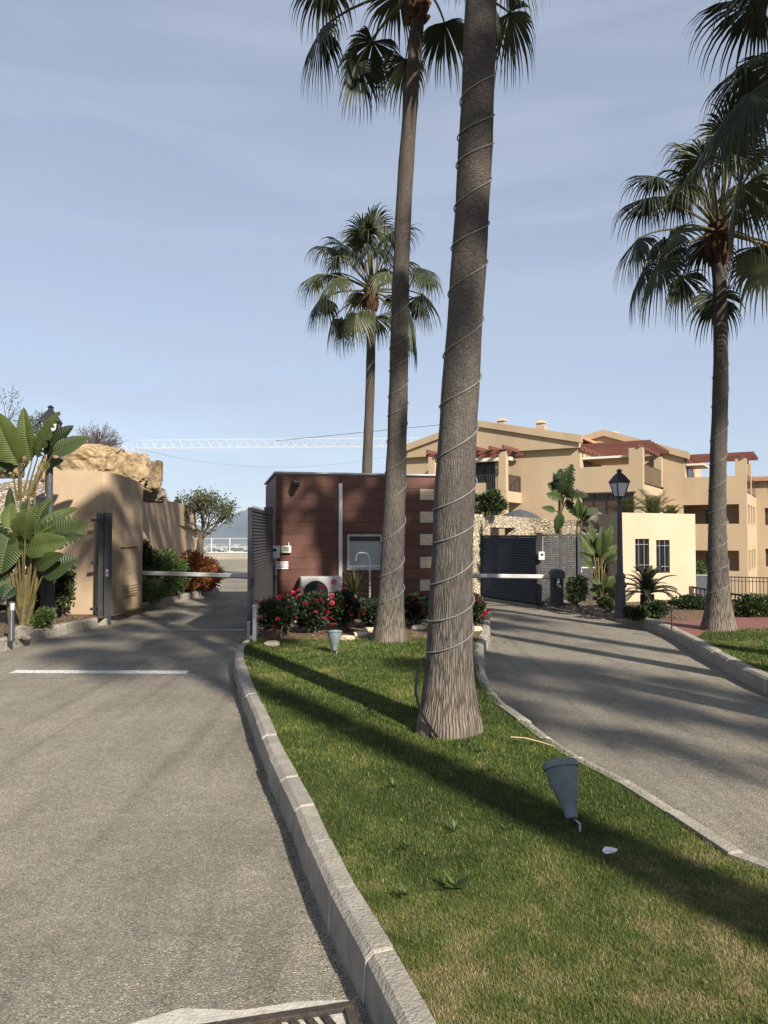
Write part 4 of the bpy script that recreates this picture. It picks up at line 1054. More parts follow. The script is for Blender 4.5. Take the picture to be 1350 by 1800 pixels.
# ================================================================== lanterns
def lantern(label, base, H, s, rz=0, group='old style street lanterns'):
    o = thing('street_lantern', label, 'street lamp', base, rz, group=group, local=True)
    k = s
    MB().lathe([(.145*k, 0), (.145*k, .10*k), (.125*k, .13*k), (.125*k, .19*k), (.15*k, .2*k), (.15*k, .23*k), (.115*k, .25*k), (.10*k, .62*k), (.13*k, .66*k), (.13*k, .72*k), (.095*k, .75*k), (.09*k, .82*k), (.11*k, .85*k), (.11*k, .89*k), (.068*k, .94*k)], n=20).build('base', M['lampgrey'], o, smooth=True)
    sh = H-.62*k
    MB().lathe([(.062*k, .93*k), (.055*k, sh*.6), (.048*k, sh-.1*k), (.06*k, sh-.09*k), (.06*k, sh-.05*k), (.045*k, sh-.04*k), (.045*k, sh)], n=16).build('post', M['lampgrey'], o, smooth=True)
    MB().lathe([(.11*k, sh), (.11*k, sh+.015*k), (.04*k, sh+.03*k)], n=4).build('lantern_floor', M['black'], o)
    a0 = .105*k; a1 = .2*k; z0 = sh+.03*k; z1 = sh+.33*k
    for i in range(4):
        a = R(45)+i*R(90); b = a+R(90)
        A0 = Vector((a0*math.cos(a), a0*math.sin(a), z0)); A1 = Vector((a1*math.cos(a), a1*math.sin(a), z1)); B0 = Vector((a0*math.cos(b), a0*math.sin(b), z0)); B1 = Vector((a1*math.cos(b), a1*math.sin(b), z1))
        MB().add([A0*.99, B0*.99, B1*.99, A1*.99] if False else [A0, B0, B1, A1], [(0, 1, 2, 3)]).build('pane', M['lantern'], o)
        m = MB(); m.bar(A0, A1, .022*k); m.bar(A1, B1, .03*k); m.bar(A0, B0, .02*k); m.build('pane_frame', M['black'], o)
    MB().lathe([(.232*k, z1), (.225*k, z1+.02*k), (.12*k, z1+.15*k), (.11*k, z1+.15*k), (.075*k, z1+.19*k), (.05*k, z1+.2*k), (.05*k, z1+.235*k), (.07*k, z1+.25*k), (.02*k, z1+.285*k)], n=4, M=Matrix.Rotation(R(45), 3, 'Z')).build('roof', M['black'], o)
    return o
q = G(1091, 1086, .152); top = P(1091, 826, q.y)
lantern('lantern post beside the cycad in front of the cream wall', q, top.z-q.z+.02, .86, .25)
q = G(84, 1092, .15); top = P(97, 712, q.y)
lantern('lantern post half hidden by big leaves at the left wall', q, top.z-q.z, 1.05, .25)
q = P(312, 900, 30); lantern('small far lantern head showing above the tan boundary wall', (q.x, q.y, .0), P(312, 872, 30).z, .9)

# ================================================================== paddle-leaved plants
def paddle(root, a, base, tip, w, mt='paddle', sag=.25, torn=0, seed=0, face=None, pet=.014):
    """petiole a->base, blade base->tip, w = full width"""
    r = random.Random(seed); a = Vector(a); base = Vector(base); tip = Vector(tip); d = tip-base; L = d.length; dn = d.normalized()
    vw = Vector((0, -1, .25)) if face is None else Vector(face)
    side = dn.cross(vw).normalized(); nn = side.cross(dn).normalized()
    n = 12; m = MB()
    mid = a.lerp(base, .5)+Vector((0, 0, .03)); m.tube([a, mid, base], [pet*1.5, pet*1.1, pet*.8], 6); k1 = len(m.f)
    vein = []
    ctr = []
    for i in range(n+1):
        t = i/n; q = base+d*t-Vector((0, 0, 1))*sag*L*(t**2.2)*.6+nn*.06*L*math.sin(math.pi*t); ctr.append(q)
    m.tube(ctr, [.009*(1-.8*i/n)+.001 for i in range(n+1)], 4); k2 = len(m.f); vein = [0.0]*len(m.v)
    prof = lambda t: (math.sin(math.pi*min(1, t**.72)))**.62*(1-.15*t)
    for sgn in (-1, 1):
        i = 0
        while i < n:
            # strips between tears
            j = min(n, i+(r.choice((1, 1, 2)) if torn else n)); g = .35/n if torn else 0
            fold = r.uniform(-.1, .35)*w if torn else 0
            rows = []
            for q_ in range(i, j+1):
                t = q_/n; t_out = t+(-g if q_ == j and j < n else (g if q_ == i and i > 0 else 0))+(.03 if torn else .05)*(1-t)
                hw = w/2*prof(min(.999, max(.001, t)))
                c = ctr[q_]; dd = (ctr[min(q_+1, n)]-ctr[max(q_-1, 0)]).normalized()
                rows.append((c, c+side*sgn*hw*.5+nn*hw*.22, c+side*sgn*hw*.97+nn*hw*.16+dd*(t_out-t)*L-Vector((0, 0, 1))*fold*prof(min(.999, max(.001, t)))*.4))
            for q_ in range(i, j+1):
                hw = w/2*prof(min(.999, max(.001, q_/n))); vein += [q_/n*L, q_/n*L-.2*hw, q_/n*L-.45*hw]
            vs = [v for rr in rows for v in rr]; fs = []
            for q_ in range(len(rows)-1):
                b_ = 3*q_
                for e in (0, 1):
                    f = (b_+e, b_+e+1, b_+e+4, b_+e+3); fs.append(f if sgn > 0 else tuple(reversed(f)))
            m.add(vs, fs); i = j
    o = m.build('leaf', M[mt], root, smooth=True)
    at = o.data.attributes.new('vein', 'FLOAT', 'POINT'); at.data.foreach_set('value', np.array(vein, np.float32))
    o.data.materials.append(M['petiole']); idx = np.zeros(len(o.data.polygons), np.int32); idx[:k2] = 1; o.data.polygons.foreach_set('material_index', idx)
    return o
def paddle_plant(label, D, foot, leaves, mt='paddle', group='paddle-leaved plants', stem=None, z0=.15, name='paddle_plant'):
    f = P(*foot, D); root = thing(name, label, 'plant', (f.x, f.y, z0), group=group); s = D/F; r = random.Random(int(foot[0]))
    for i, lf in enumerate(leaves):
        (ax, ay), (bx_, by_), (tx, ty), wpx = lf[:4]; torn = lf[4] if len(lf) > 4 else int(r.random() < .4); m2 = lf[5] if len(lf) > 5 else mt
        dd = r.uniform(-.35, .35); e = r.uniform(-.3, .3)
        A = P(ax, ay, D); B = P(bx_, by_, D+dd*.6); T = P(tx, ty, D+dd*.6+e)
        T.z += .0
        A.z = max(A.z, z0-.02)
        paddle(root, A, B, T, wpx*s*1.5, m2, .12, torn, i+int(foot[0]), (r.uniform(-.45, .45), -1, r.uniform(.0, .5)), .016)
    if stem:
        m = MB()
        for st in stem:
            pts = [P(x, y, D) for x, y, _ in st]; pts[0].z = min(pts[0].z, z0+.02)
            m.tube(pts, [w_*s*.55 for _, _, w_ in st], 8)
        m.build('stem', M['petiole'], root, smooth=True)
    return root
paddle_plant('tall paddle-leaved plant at the left edge in front of the lantern', 12.7, (42, 1092), [
    ((34, 880), (33, 818), (-8, 716), 46), ((40, 875), (56, 812), (42, 708), 24), ((48, 870), (66, 805), (106, 716), 30),
    ((52, 870), (78, 800), (130, 742), 24, 0, 'paddle_dark'), ((54, 872), (92, 800), (156, 764), 22, 0, 'paddle_dark'), ((36, 880), (38, 815), (-14, 782), 44),
    ((56, 875), (74, 822), (112, 806), 14), ((30, 880), (22, 830), (-20, 760), 34),
    ((40, 1085), (30, 930), (18, 850), 20), ((42, 1080), (42, 918), (50, 872), 16), ((44, 1080), (54, 952), (90, 868), 28)],
    stem=[[(38, 1090, 9), (36, 990, 7), (38, 880, 6)], [(48, 1090, 8), (50, 980, 6), (50, 870, 5)], [(56, 1000, 5), (60, 900, 5), (62, 850, 4)]])
paddle_plant('lower paddle-leaved clump beside the steel bollard', 12.3, (38, 1096), [
    ((44, 1085), (62, 938), (138, 886), 22), ((42, 1085), (62, 948), (156, 914), 46, 1), ((40, 1085), (40, 968), (122, 944), 32, 0), ((38, 1085), (18, 935), (2, 1004), 48),
    ((48, 1080), (74, 1014), (137, 976), 34, 0, 'paddle_dark'), ((36, 1088), (22, 1046), (30, 1006), 34, 0, 'paddle_dark'), ((40, 1085), (22, 972), (58, 908), 26),
    ((40, 1085), (10, 960), (-14, 900), 34), ((46, 1085), (70, 960), (150, 935), 26, 1, 'paddle_dark'), ((36, 1090), (6, 1020), (-20, 985), 36, 0, 'paddle_dark'), ((44, 1085), (58, 960), (70, 905), 20),
    ((40, 1085), (30, 985), (70, 960), 26), ((38, 1085), (16, 930), (22, 880), 22), ((40, 1088), (60, 1015), (100, 1000), 24, 0, 'paddle_dark'),
    ((38, 1088), (26, 1000), (-6, 960), 30, 1, 'paddle_dark'), ((42, 1088), (52, 985), (92, 940), 24, 1), ((36, 1088), (14, 985), (-18, 1030), 32, 0, 'paddle_dark'), ((44, 1086), (64, 1000), (112, 968), 22, 0), ((40, 1086), (44, 950), (64, 880), 22, 1), ((38, 1090), (24, 1030), (4, 1052), 22, 0, 'paddle_dark'), ((40, 1086), (30, 945), (44, 890), 24)],
    stem=[[(40, 1100, 12), (44, 1050, 9), (46, 1010, 7)], [(20, 1105, 8), (14, 1050, 6), (10, 1000, 5)], [(48, 1098, 9), (60, 1050, 7), (66, 1010, 5)]])
paddle_plant('tall dark paddle-leaved plant behind the perforated fence', 18.2, (985, 920), [
    ((984, 905), (988, 858), (1006, 812), 22), ((984, 905), (985, 868), (1004, 838), 30, 1), ((983, 900), (982, 862), (962, 848), 16), ((984, 905), (986, 876), (960, 866), 16), ((986, 905), (992, 872), (1034, 868), 18, 1), ((984, 905), (985, 878), (972, 826), 16),
    ((987, 900), (996, 878), (1012, 905), 12, 1), ((986, 912), (984, 900), (978, 936), 14), ((984, 905), (976, 898), (952, 890), 9), ((986, 905), (990, 870), (985, 820), 24)], 'paddle_dark',
    stem=[[(984, 1040, 6), (985, 940, 6), (986, 870, 6)]])
paddle_plant('slender paddle-leaved plant between the fence and the pale stone wall', 18.6, (1014, 920), [
    ((1014, 925), (1017, 912), (1016, 872), 12), ((1016, 925), (1024, 912), (1030, 886), 10), ((1018, 925), (1030, 905), (1052, 892), 11), ((1014, 925), (1020, 915), (1040, 905), 10)], 'paddle_dark',
    stem=[[(1014, 1040, 4), (1014, 960, 4), (1015, 915, 3)], [(1018, 1040, 4), (1019, 960, 3), (1022, 915, 3)]])
paddle_plant('upright paddle-leaved plant left of the lantern post', 15.2, (1054, 1062), [
    ((1054, 1050), (1052, 978), (1076, 918), 17), ((1054, 1050), (1048, 980), (1036, 912), 15), ((1052, 1050), (1044, 976), (1018, 932), 15, 1), ((1054, 1050), (1046, 985), (1016, 968), 12, 1), ((1056, 1050), (1060, 985), (1084, 955), 13), ((1056, 1050), (1064, 990), (1092, 968), 11),
    ((1052, 1050), (1042, 998), (1022, 982), 10), ((1054, 1050), (1056, 980), (1058, 920), 13)], 'paddle', stem=[[(1053, 1062, 5), (1052, 1010, 4), (1051, 980, 3)], [(1057, 1062, 4), (1058, 1010, 3), (1057, 980, 3)]])
paddle_plant('low paddle-leaved clump at the foot of the fence', 14.9, (1058, 1066), [
    ((1058, 1064), (1054, 1035), (1038, 1012), 13), ((1058, 1064), (1060, 1030), (1062, 1004), 13), ((1058, 1064), (1066, 1030), (1084, 1010), 12), ((1058, 1064), (1068, 1042), (1092, 1030), 12), ((1058, 1064), (1052, 1045), (1034, 1035), 11), ((1058, 1064), (1070, 1050), (1094, 1045), 10), ((1058, 1064), (1060, 1042), (1072, 1018), 11)], 'paddle')

# ================================================================== pinnate plants
def pinnate_mesh(name, L, droop, e, nl, ll, lw, mt, seed, vee=.5):
    r = random.Random(seed); pts = [Vector((0, 0, 0))]; ang = R(e); n = 12
    for k in range(n): pts.append(pts[-1]+Vector((math.cos(ang), 0, math.sin(ang)))*L/n); ang -= R(droop)/n*(.5+k/n)
    m = MB(); m.tube(pts, [.008*(1-.8*i/n)+.0015 for i in range(n+1)], 4)
    for i in range(nl):
        t = .14+.86*i/nl; f = t*n; k = min(n-1, int(f)); p = pts[k].lerp(pts[k+1], f-k); d = (pts[k+1]-pts[k]).normalized(); y = Vector((0, 1, 0)); up = y.cross(d)*-1
        if up.z < 0: up = -up
        l = ll*math.sin(math.pi*min(.97, .12+t*.85))**.7
        for s in (-1, 1):
            q = (y*s*1.0+d*.62+up*vee).normalized(); tip = p+q*l+Vector((0, 0, -.15*l)); wv = d*lw
            m.add([p-wv, p+wv, p.lerp(tip, .6)+wv*.8, tip, p.lerp(tip, .6)-wv*.8], [(0, 1, 2, 3, 4)] if s < 0 else [(4, 3, 2, 1, 0)])
    return m.mesh(name, mt)
M['cycad'] = leafmat('cycad_leaf', [(.012, .020, .009), (.024, .036, .014)], .35, .1, 'obj', .5)
M['areca'] = leafmat('areca_leaf', [(.05, .06, .018), (.11, .12, .035)], .45, .25, 'obj', .4)
q = G(1138, 1077, .152)
cy = thing('cycad', 'dark green cycad with arching fronds before the cream wall', 'cycad', q)
m = MB(); pr = [(.09, -.02), (.115, .1), (.11, .22), (.12, .3), (.085, .36)]; m.lathe(pr, q, 14)
for k in range(90):
    a = k*2.4; z = .02+.32*k/90; m.box((q.x+.115*math.cos(a), q.y+.115*math.sin(a), z+q.z), (.03, .03, .045), a)
m.build('trunk', M['iron'], cy)
cm = [pinnate_mesh('frond', .66, dr_, e_, 44, .12, .0065, M['cycad'], i) for i, (dr_, e_) in enumerate(((60, 78), (75, 58), (85, 40), (80, 24)))]
for k in range(34):
    t = k/34; put('frond', cm[min(3, int(t*4.2))], cy, q+Vector((0, 0, .35)), (0, random.uniform(-.1, .1), k*2.4), (random.uniform(.85, 1.1),)*3)
for lab, px, py, D, sc in (('feathery palm planted behind the cream wall top', 1148, 903, 19.0, 1.0), ('low feathery palm just right of the other on the cream wall', 1180, 906, 19.3, .6), ('feathery palm left of the others behind the lantern', 1098, 900, 19.2, .85)):
    f = P(px, py, D); root = thing('feather_palm', lab, 'palm', (f.x, f.y, f.z-.35), group='feathery palms over the cream wall')
    am = [pinnate_mesh('frond', .85*sc, dr_, e_, 20, .26*sc, .009, M['areca'], i, .35) for i, (dr_, e_) in enumerate(((50, 82), (70, 65), (90, 48)))]
    for k in range(20): put('frond', am[k % 3], root, (f.x, f.y, f.z-.15), (0, random.uniform(-.12, .12), k*2.4), (random.uniform(.8, 1.1),)*3)
    m = MB(); m.tube([(f.x, f.y, .1), (f.x, f.y, f.z-.12)], .05*sc, 8).build('stem', M['petiole'], root)
# spiky plant under the window
f = G(624, 1090, .17); f = Vector((-.52, 13.1, .17)); sp = thing('spiky_yucca', 'spiky yucca with long narrow leaves under the guardhouse window', 'yucca', f)
f2 = P(624, 1040, 13.1)
MB().tube([f, (f2.x, f2.y, f2.z)], .045, 8).build('trunk', M['twig'], sp)
r_ = random.Random(2)
for k in range(60):
    a = k*2.4; e = R(88-100*(k/60)+r_.uniform(-6, 6)); d = Vector((math.cos(a)*math.cos(e), math.sin(a)*math.cos(e), math.sin(e))); L = r_.uniform(.42, .56)
    p0 = Vector((f2.x, f2.y, f2.z)); sd = d.cross(Vector((0, 0, 1))); sd = (sd.normalized() if sd.length > .01 else Vector((1, 0, 0)))*.011
    p1 = p0+d*L*.5; p2 = p0+d*L+Vector((0, 0, -.05*L))
    MB().add([p0-sd, p0+sd, p1+sd, p2, p1-sd], [(0, 1, 2, 3, 4)]).build('blade', M['hedge_y'] if 'hedge_y' in M else M.setdefault('hedge_y', leafmat('yucca_leaf', [(.035, .04, .014), (.10, .095, .035)], .45, .15, 'obj')), sp)

# ================================================================== rose bushes
bm = MB(); r_ = random.Random(1)
for ring, nP, rr, tilt in ((0, 3, .016, 75), (1, 5, .028, 48), (2, 6, .040, 18)):
    for k in range(nP):
        a = k*6.283/nP+ring*.5; e = R(tilt); d = Vector((math.cos(a)*math.cos(e), math.sin(a)*math.cos(e), math.sin(e))); sd = Vector((-math.sin(a), math.cos(a), 0))*rr*.55
        p0 = Vector((0, 0, 0)); p1 = d*rr*.7; p2 = d*rr*1.1+Vector((0, 0, .004))
        bm.add([p0, p1+sd, p2+sd*.5, p2-sd*.5, p1-sd], [(0, 1, 2, 3, 4)])
ROSE = bm.mesh('bloom', M['rose'])
def rosebush(label, px0, px1, ptop, D, nb, seed, n=2600, zb=.17, blooms=None):
    r = random.Random(seed); a = P(px0, 1000, D); b = P(px1, 1000, D); zt = P((px0+px1)/2, ptop, D).z
    c = ((a.x+b.x)/2, D, (zb+zt)/2); rad = ((b.x-a.x)/2, .42, (zt-zb)/2)
    root = bush('rose_bush', label, 'rose bush', c, rad, int(n*1.6), .06, .042, M['rosefol'], 22, .42, zb, 'red rose bushes along the guardhouse', 8)
    for i in range(nb):
        u = r.uniform(-1, 1); v = r.uniform(-.35, 1.0)**1 if r.random() < .8 else r.uniform(-.8, 0)
        x = c[0]+rad[0]*u*.95; z = c[2]+rad[2]*(v*math.sqrt(max(.1, 1-u*u*.6))+.12); y = c[1]-rad[1]*math.sqrt(max(.05, 1-min(1, u*u*.5+max(0, v)**2*.6)))-.03
        cl = r.choice((1, 1, 2))
        for j in range(cl):
            s = r.uniform(.6, .95); put('bloom', ROSE, root, (x+r.gauss(0, .035), y+r.gauss(0, .03), z+r.gauss(0, .035)), (r.uniform(.2, 1.1), r.uniform(-.5, .5), r.uniform(0, 6)), (s, s, s))
    return root
rosebush('leftmost rose bush beside the gate leaf', 450, 526, 1046, 10.75, 15, 1, 2400)
rosebush('rose bush in front of the air conditioner', 505, 590, 1032, 11.3, 20, 2, 3200)
rosebush('rose bush right of the air conditioner near the yucca', 566, 640, 1034, 11.6, 13, 3, 2600)
rosebush('rose bush behind the slim palm trunk', 618, 700, 1046, 11.9, 8, 4, 2600)
rosebush('rose bush between the two palm trunks', 700, 770, 1040, 12.2, 10, 5, 2200)
rosebush('sparse rose bush right of the nearest palm at the exit kerb', 808, 858, 1040, 12.0, 8, 6, 700)
r_ = random.Random(3)
for i, (px, py, w_, lab) in enumerate(((478, 1133, 26, 'flat pale stone at the left end of the rose bed edge'), (612, 1122, 26, 'pale edging stone right of the small floodlight'), (634, 1116, 24, 'edging stone second from the slim palm trunk'),
        (650, 1108, 26, 'bright edging stone just left of the slim palm trunk'), (735, 1104, 26, 'edging stone between the two palm trunks'), (756, 1103, 20, 'edging stone left of the nearest palm trunk'), (836, 1106, 22, 'stone by the exit kerb right of the nearest palm'))):
    p = G(px, py, .18); s = p.y/F; rock('edging_stone', lab, p, (w_*s, w_*s*.7, .09), M['travertine'], i+20, 'edging stones of the rose bed', 'stone', 2)

# ================================================================== shrubs
bush('ivy_column', 'leafy column of ivy against the tan wall by the left lantern', 'shrub', (P(108, 1030, 13.5).x, 13.55, .72), (.30, .25, .62), 2600, .055, .042, M['hedge'], 18, .4)
bush('low_shrub', 'small bright green shrub on the left kerb', 'shrub', (P(66, 1094, 11.6).x, 11.75, .33), (.23, .2, .22), 1500, .04, .03, M['hedge_light'], 12, .45)
bush('dark_shrub', 'dark shrub in shade behind the lower paddle leaves', 'shrub', (P(60, 1040, 13.6).x, 13.6, .6), (.55, .3, .5), 2000, .06, .045, M['hedge'], 16, .4)
bush('climber_shrub', 'loose dark climber at the end of the curved wall', 'shrub', (P(250, 970, 17.2).x, 17.2, 1.0), (.42, .4, .75), 2600, .06, .045, M['hedge'], 22, .34)
bush('rounded_hedge', 'dense green hedge on the left of the entry lane', 'hedge', (P(276, 990, 17.6).x, 18.0, .72), (.72, .9, .74), 9000, .055, .042, M['hedge_mid'], 34, .34)
bush('feathery_shrub', 'low feathery light green shrub along the inner kerb', 'shrub', (P(258, 1056, 16.2).x, 16.5, .38), (.5, .75, .3), 4200, .10, .012, M['hedge_light'], 26, .34)
bush('red_hedge', 'rounded bush with orange red leaves beside the entry lane', 'hedge', (P(342, 1010, 19.5).x, 19.8, .66), (.85, 1.1, .66), 11000, .055, .04, M['redleaf'], 34, .33)
bush('kerb_plant', 'yellow green tuft under the flowering tree', 'shrub', (P(368, 985, 25).x, 25, .5), (.5, .4, .4), 900, .07, .03, M['hedge_light'], 10, .45)
# flowering tree at the wall end
tb = P(352, 1000, 24.0); tr_ = thing('flowering_tree', 'sparse twisted tree with small leaves and pink tips at the end of the wall', 'tree', (tb.x, tb.y, .1)); rt = random.Random(12)
s_ = 24/F
pts = [Vector((tb.x, tb.y, .1)), Vector((tb.x-.02, tb.y, .9)), P(352, 948, 24)]
MB().tube(pts, [.16, .12, .11], 10).build('trunk', M['twig'], tr_, smooth=True)
ends = twigtree(tr_, P(352, 950, 24), [(-.35, .1, 1), (.3, -.1, 1), (.8, .1, .75), (.1, .2, 1), (.55, -.2, .9)], .055, 4, M['twig'], rt, .40, .50)
C = []; Dd = []
for e_, d_ in ends:
    px_ = 675+F*e_.x/e_.y
    if rt.random() < .8:
        for _ in range(9): C.append(np.array(e_)+rng.normal(size=3)*.13); Dd.append(np.array(d_)*.5+rng.normal(size=3)*.6+np.array([0, 0, -.3]))
leafcloud('crown', np.array(C), np.array(Dd), .10, .045, M['bougain'], tr_)
fl = MB()
M['pink'] = leafmat('pink_bract', [(.22, .05, .08), (.36, .12, .14)], .6, .3)
C = []
for px_, py_ in ((340, 868), (348, 872), (374, 895), (384, 893), (380, 898), (364, 900)):
    for _ in range(22): C.append(np.array(P(px_, py_, 24))+rng.normal(size=3)*.10)
leafcloud('blossom', np.array(C), rng.normal(size=(len(C), 3)), .07, .05, M['pink'], tr_)
# right side
bush('box_shrub', 'dense dark box shrub beside the barrier cabinet', 'shrub', (P(1016, 1036, 15.6).x, 15.7, .5), (.34, .32, .38), 3400, .04, .03, M['hedge'], 22, .4)
bush('fence_shrub', 'low dark shrub between the box shrub and the lantern', 'shrub', (P(1072, 1066, 14.2).x, 14.4, .3), (.25, .25, .18), 900, .05, .04, M['hedge'], 10, .45)
bush('cycad_groundcover', 'dark leafy ground cover left of the cycad foot', 'shrub', (P(1122, 1072, 13.1).x, 13.2, .28), (.26, .22, .15), 1300, .05, .04, M['hedge'], 12, .45)
bush('cycad_groundcover', 'dark leafy ground cover right of the cycad foot', 'shrub', (P(1160, 1070, 13.2).x, 13.3, .30), (.24, .22, .18), 1300, .05, .04, M['hedge'], 12, .45)
bush('path_hedge', 'clipped low hedge between the red path and the cream wall', 'hedge', (P(1218, 1072, 14.8).x, 14.9, .28), (.55, .25, .18), 2400, .05, .04, M['hedge'], 20, .36)
bush('path_hedge', 'clipped dark hedge at the right edge beyond the red path', 'hedge', (P(1325, 1080, 13.6).x, 13.6, .34), (.62, .35, .26), 3800, .05, .04, M['hedge'], 24, .36)
bush('lower_shrub', 'bright shrub seen past the cream wall beside the far railing', 'shrub', (P(1230, 1002, 24).x, 24, .35), (.6, .4, .6), 1500, .10, .05, M['hedge_light'], 14, .42, -2.2)
q = P(855, 885, 21)
tv = bush('dark_tree', 'dark evergreen tree right of the nearest palm behind the stone portal', 'tree', (q.x+.05, 21, q.z-.05), (.72, .5, .5), 2600, .10, .06, M['hedge'], 14, .36, .3, None, 4, .5, (P(842, 1050, 20.5).x, 20.6, 0))
C, Dd = blob(1600, (P(840, 950, 20.6).x, 20.6, 1.35), (.16, .2, 1.0), 16, .4); leafcloud('trunk_ivy', C, Dd, .08, .055, M['hedge'], tv)
MB().tube([(P(842, 1050, 20.6).x, 20.7, 0), (P(841, 960, 20.6).x, 20.7, 1.3), (q.x, 21, q.z-.2)], [.12, .1, .07], 8).build('trunk', M['twig'], tv)
# ================================================================== cream gate lodge and stone portal
cA = Vector((P(1089, 1000, 16.4).x, 16.4, 0)); cB = Vector((P(1223, 1000, 17.6).x, 17.6, 0)); cu = (cB-cA).normalized(); CL = (cB-cA).length; crz = math.atan2(cu.y, cu.x)
cl = thing('cream_lodge', 'plain cream rendered lodge with two tall barred windows', 'building', cA, crz, local=True)
def cll(px, py):
    d = P(px, py, 10)-Vector((0, 0, HC)); nb = Vector((-cu.y, cu.x, 0)); t = (cA-Vector((0, 0, HC))).dot(nb)/d.dot(nb); q = Vector((0, 0, HC))+d*t-cA
    return q.dot(cu), q.z
def wallholes(mb, x0, x1, z0, z1, holes, y0, y1):
    """front wall with rectangular openings, butted boxes"""
    xs_ = sorted({x0, x1, *[h[0] for h in holes], *[h[1] for h in holes]})
    for a, b in zip(xs_[:-1], xs_[1:]):
        hs = sorted([h for h in holes if h[0] <= a+1e-6 and h[1] >= b-1e-6], key=lambda h: h[2]); z = z0
        for h in hs:
            if h[2] > z+1e-4: mb.bx(a, b, y0, y1, z, h[2])
            z = h[3]
        if z < z1-1e-4: mb.bx(a, b, y0, y1, z, z1)
    return mb
wA = (*cll(1117, 1004), *cll(1141, 947)); wB = (*cll(1154, 1007), *cll(1177, 949))
hol = [(wA[0], wA[2], wA[1], wA[3]), (wB[0], wB[2], wB[1], wB[3])]
m = MB(); ztop = cll(1093, 901)[1]
wallholes(m, 0, CL, -2.4, ztop, hol, 0, .28); bw = Vector((.17, .985, 0)); lx, ly = bw.dot(cu)*2, bw.dot(Vector((-cu.y, cu.x, 0)))*2
m.prism([(0, .281), (.25, .281), (.25+lx, ly+.28), (lx, ly+.28)], -2.4, ztop-.003); m.prism([(CL-.25, .281), (CL, .281), (CL+lx, ly+.28), (CL-.25+lx, ly+.28)], -2.4, ztop-.003)
m.build('wall', M['cream'], cl)
for h in hol:
    wb = MB()
    for f in (.3, .7): wb.tube([(h[0]+(h[1]-h[0])*f, .03, h[2]), (h[0]+(h[1]-h[0])*f, .03, h[3])], .009, 6)
    for f in (.18, .82): wb.tube([(h[0], .03, h[2]+(h[3]-h[2])*f), (h[1], .03, h[2]+(h[3]-h[2])*f)], .009, 6)
    g_ = wb.build('window_bars', M['alum'], cl)
    MB().bx(h[0]+.001, h[1]-.001, .07, .08, h[2]+.001, h[3]-.001).build('pane', M['glass_dark'], cl)
    MB().bx(h[0]+.001, h[1]-.001, -.012, .1, h[2]+.001, h[2]+.02).build('sill', M['woodred'], cl)
MB().prism([(.26, .29), (CL-.26, .29), (CL-.26+lx*.9, ly*.9+.28), (.26+lx*.9, ly*.9+.28)], ztop-.25, ztop-.18).build('roof', M['concrete'], cl)
# stone portal: left shaded wing, right sunny wing
pA = P(832, 1000, 20.0); pB = P(929, 1000, 24.6); pC = P(1068, 1000, 23.2)
st = thing('stone_portal', 'rubble stone portal wing with a dark opening behind the exit gate', 'wall', (pA.x, pA.y, 0))
u_ = Vector((pB.x-pA.x, pB.y-pA.y, 0)); SL = u_.length; srz = math.atan2(u_.y, u_.x)
st2 = thing('x'); bpy.data.objects.remove(st2)
st.location = (pA.x, pA.y, 0); st.rotation_euler = (0, 0, srz); ORG[st.name] = Vector((0, 0, 0))
un = u_.normalized()
def stl(px, py):
    d = P(px, py, 10)-Vector((0, 0, HC)); nb = Vector((-un.y, un.x, 0)); t = (Vector((pA.x, pA.y, 0))-Vector((0, 0, HC))).dot(nb)/d.dot(nb); q = Vector((0, 0, HC))+d*t-Vector((pA.x, pA.y, 0))
    return q.dot(un), q.z
o0 = stl(862, 947); o1 = stl(906, 928)
m = MB(); wallholes(m, .0, SL, -.1, 2.22, [(o0[0], o1[0], -.1, o1[1])], 0, .35); m.build('wall', M['stonewall'], st)
MB().bx(o0[0], o1[0], .9, 1.0, -.1, o1[1]+.2).build('door_panel', M['woodred'], st)
MB().bx(o0[0], o1[0], .36, .9, o1[1]-.02, o1[1]+.1).build('soffit', M['woodred'], st)
wallstrip('stone_wall', 'sunlit pale rubble stone wall right of the portal', [(pB.x+.02, pB.y), (pC.x, pC.y)], [2.20, 2.05], M['stonewall'], .35)
q = P(1046, 918, 20); rock('stone_mound', 'rounded pale rubble mound behind the perforated fence', q, (.75, .5, .5), M['greyrock'], 31, None, 'rock', 3)
q = P(914, 903, 26); cv = thing('patio_canopy', 'grey domed patio canopy top peeping over the stone portal', 'canopy', q)
MB().lathe([(.75, -.16), (.55, -.02), (.3, .08), (.05, .14)], q, 12).build('top', M['lampgrey'], cv)
MB().tube([q+Vector((0, 0, -2)), q], .04, 6).build('pole', M['lampgrey'], cv)

# ================================================================== apartment block
AX = Vector((1.3, 48, 0)); AR = math.atan2(-.505, .863); au = Vector((math.cos(AR), math.sin(AR), 0)); an = Vector((-au.y, au.x, 0))
def al(px, py, y=0):
    d = P(px, py, 10)-Vector((0, 0, HC)); c = Vector((0, 0, HC)); t = ((AX+an*y)-c).dot(an)/d.dot(an); q = c+d*t-AX
    return q.dot(au), q.z
apt = thing('apartment_block', 'stepped sand coloured apartment block with gables, terraces and pergolas', 'building', AX, AR, local=True)
def part(name, mb, mt, parent=None, **k): return mb.build(name, M[mt], parent or apt, **k)
ZB = -2.5
gx1 = al(1019, 770)[0]; gpk = al(836, 741); gl = al(712, 789); gr = al(1019, 771); zE = 6.62
zpar = al(1060, 820)[1]; CX = al(1131, 900)[0]
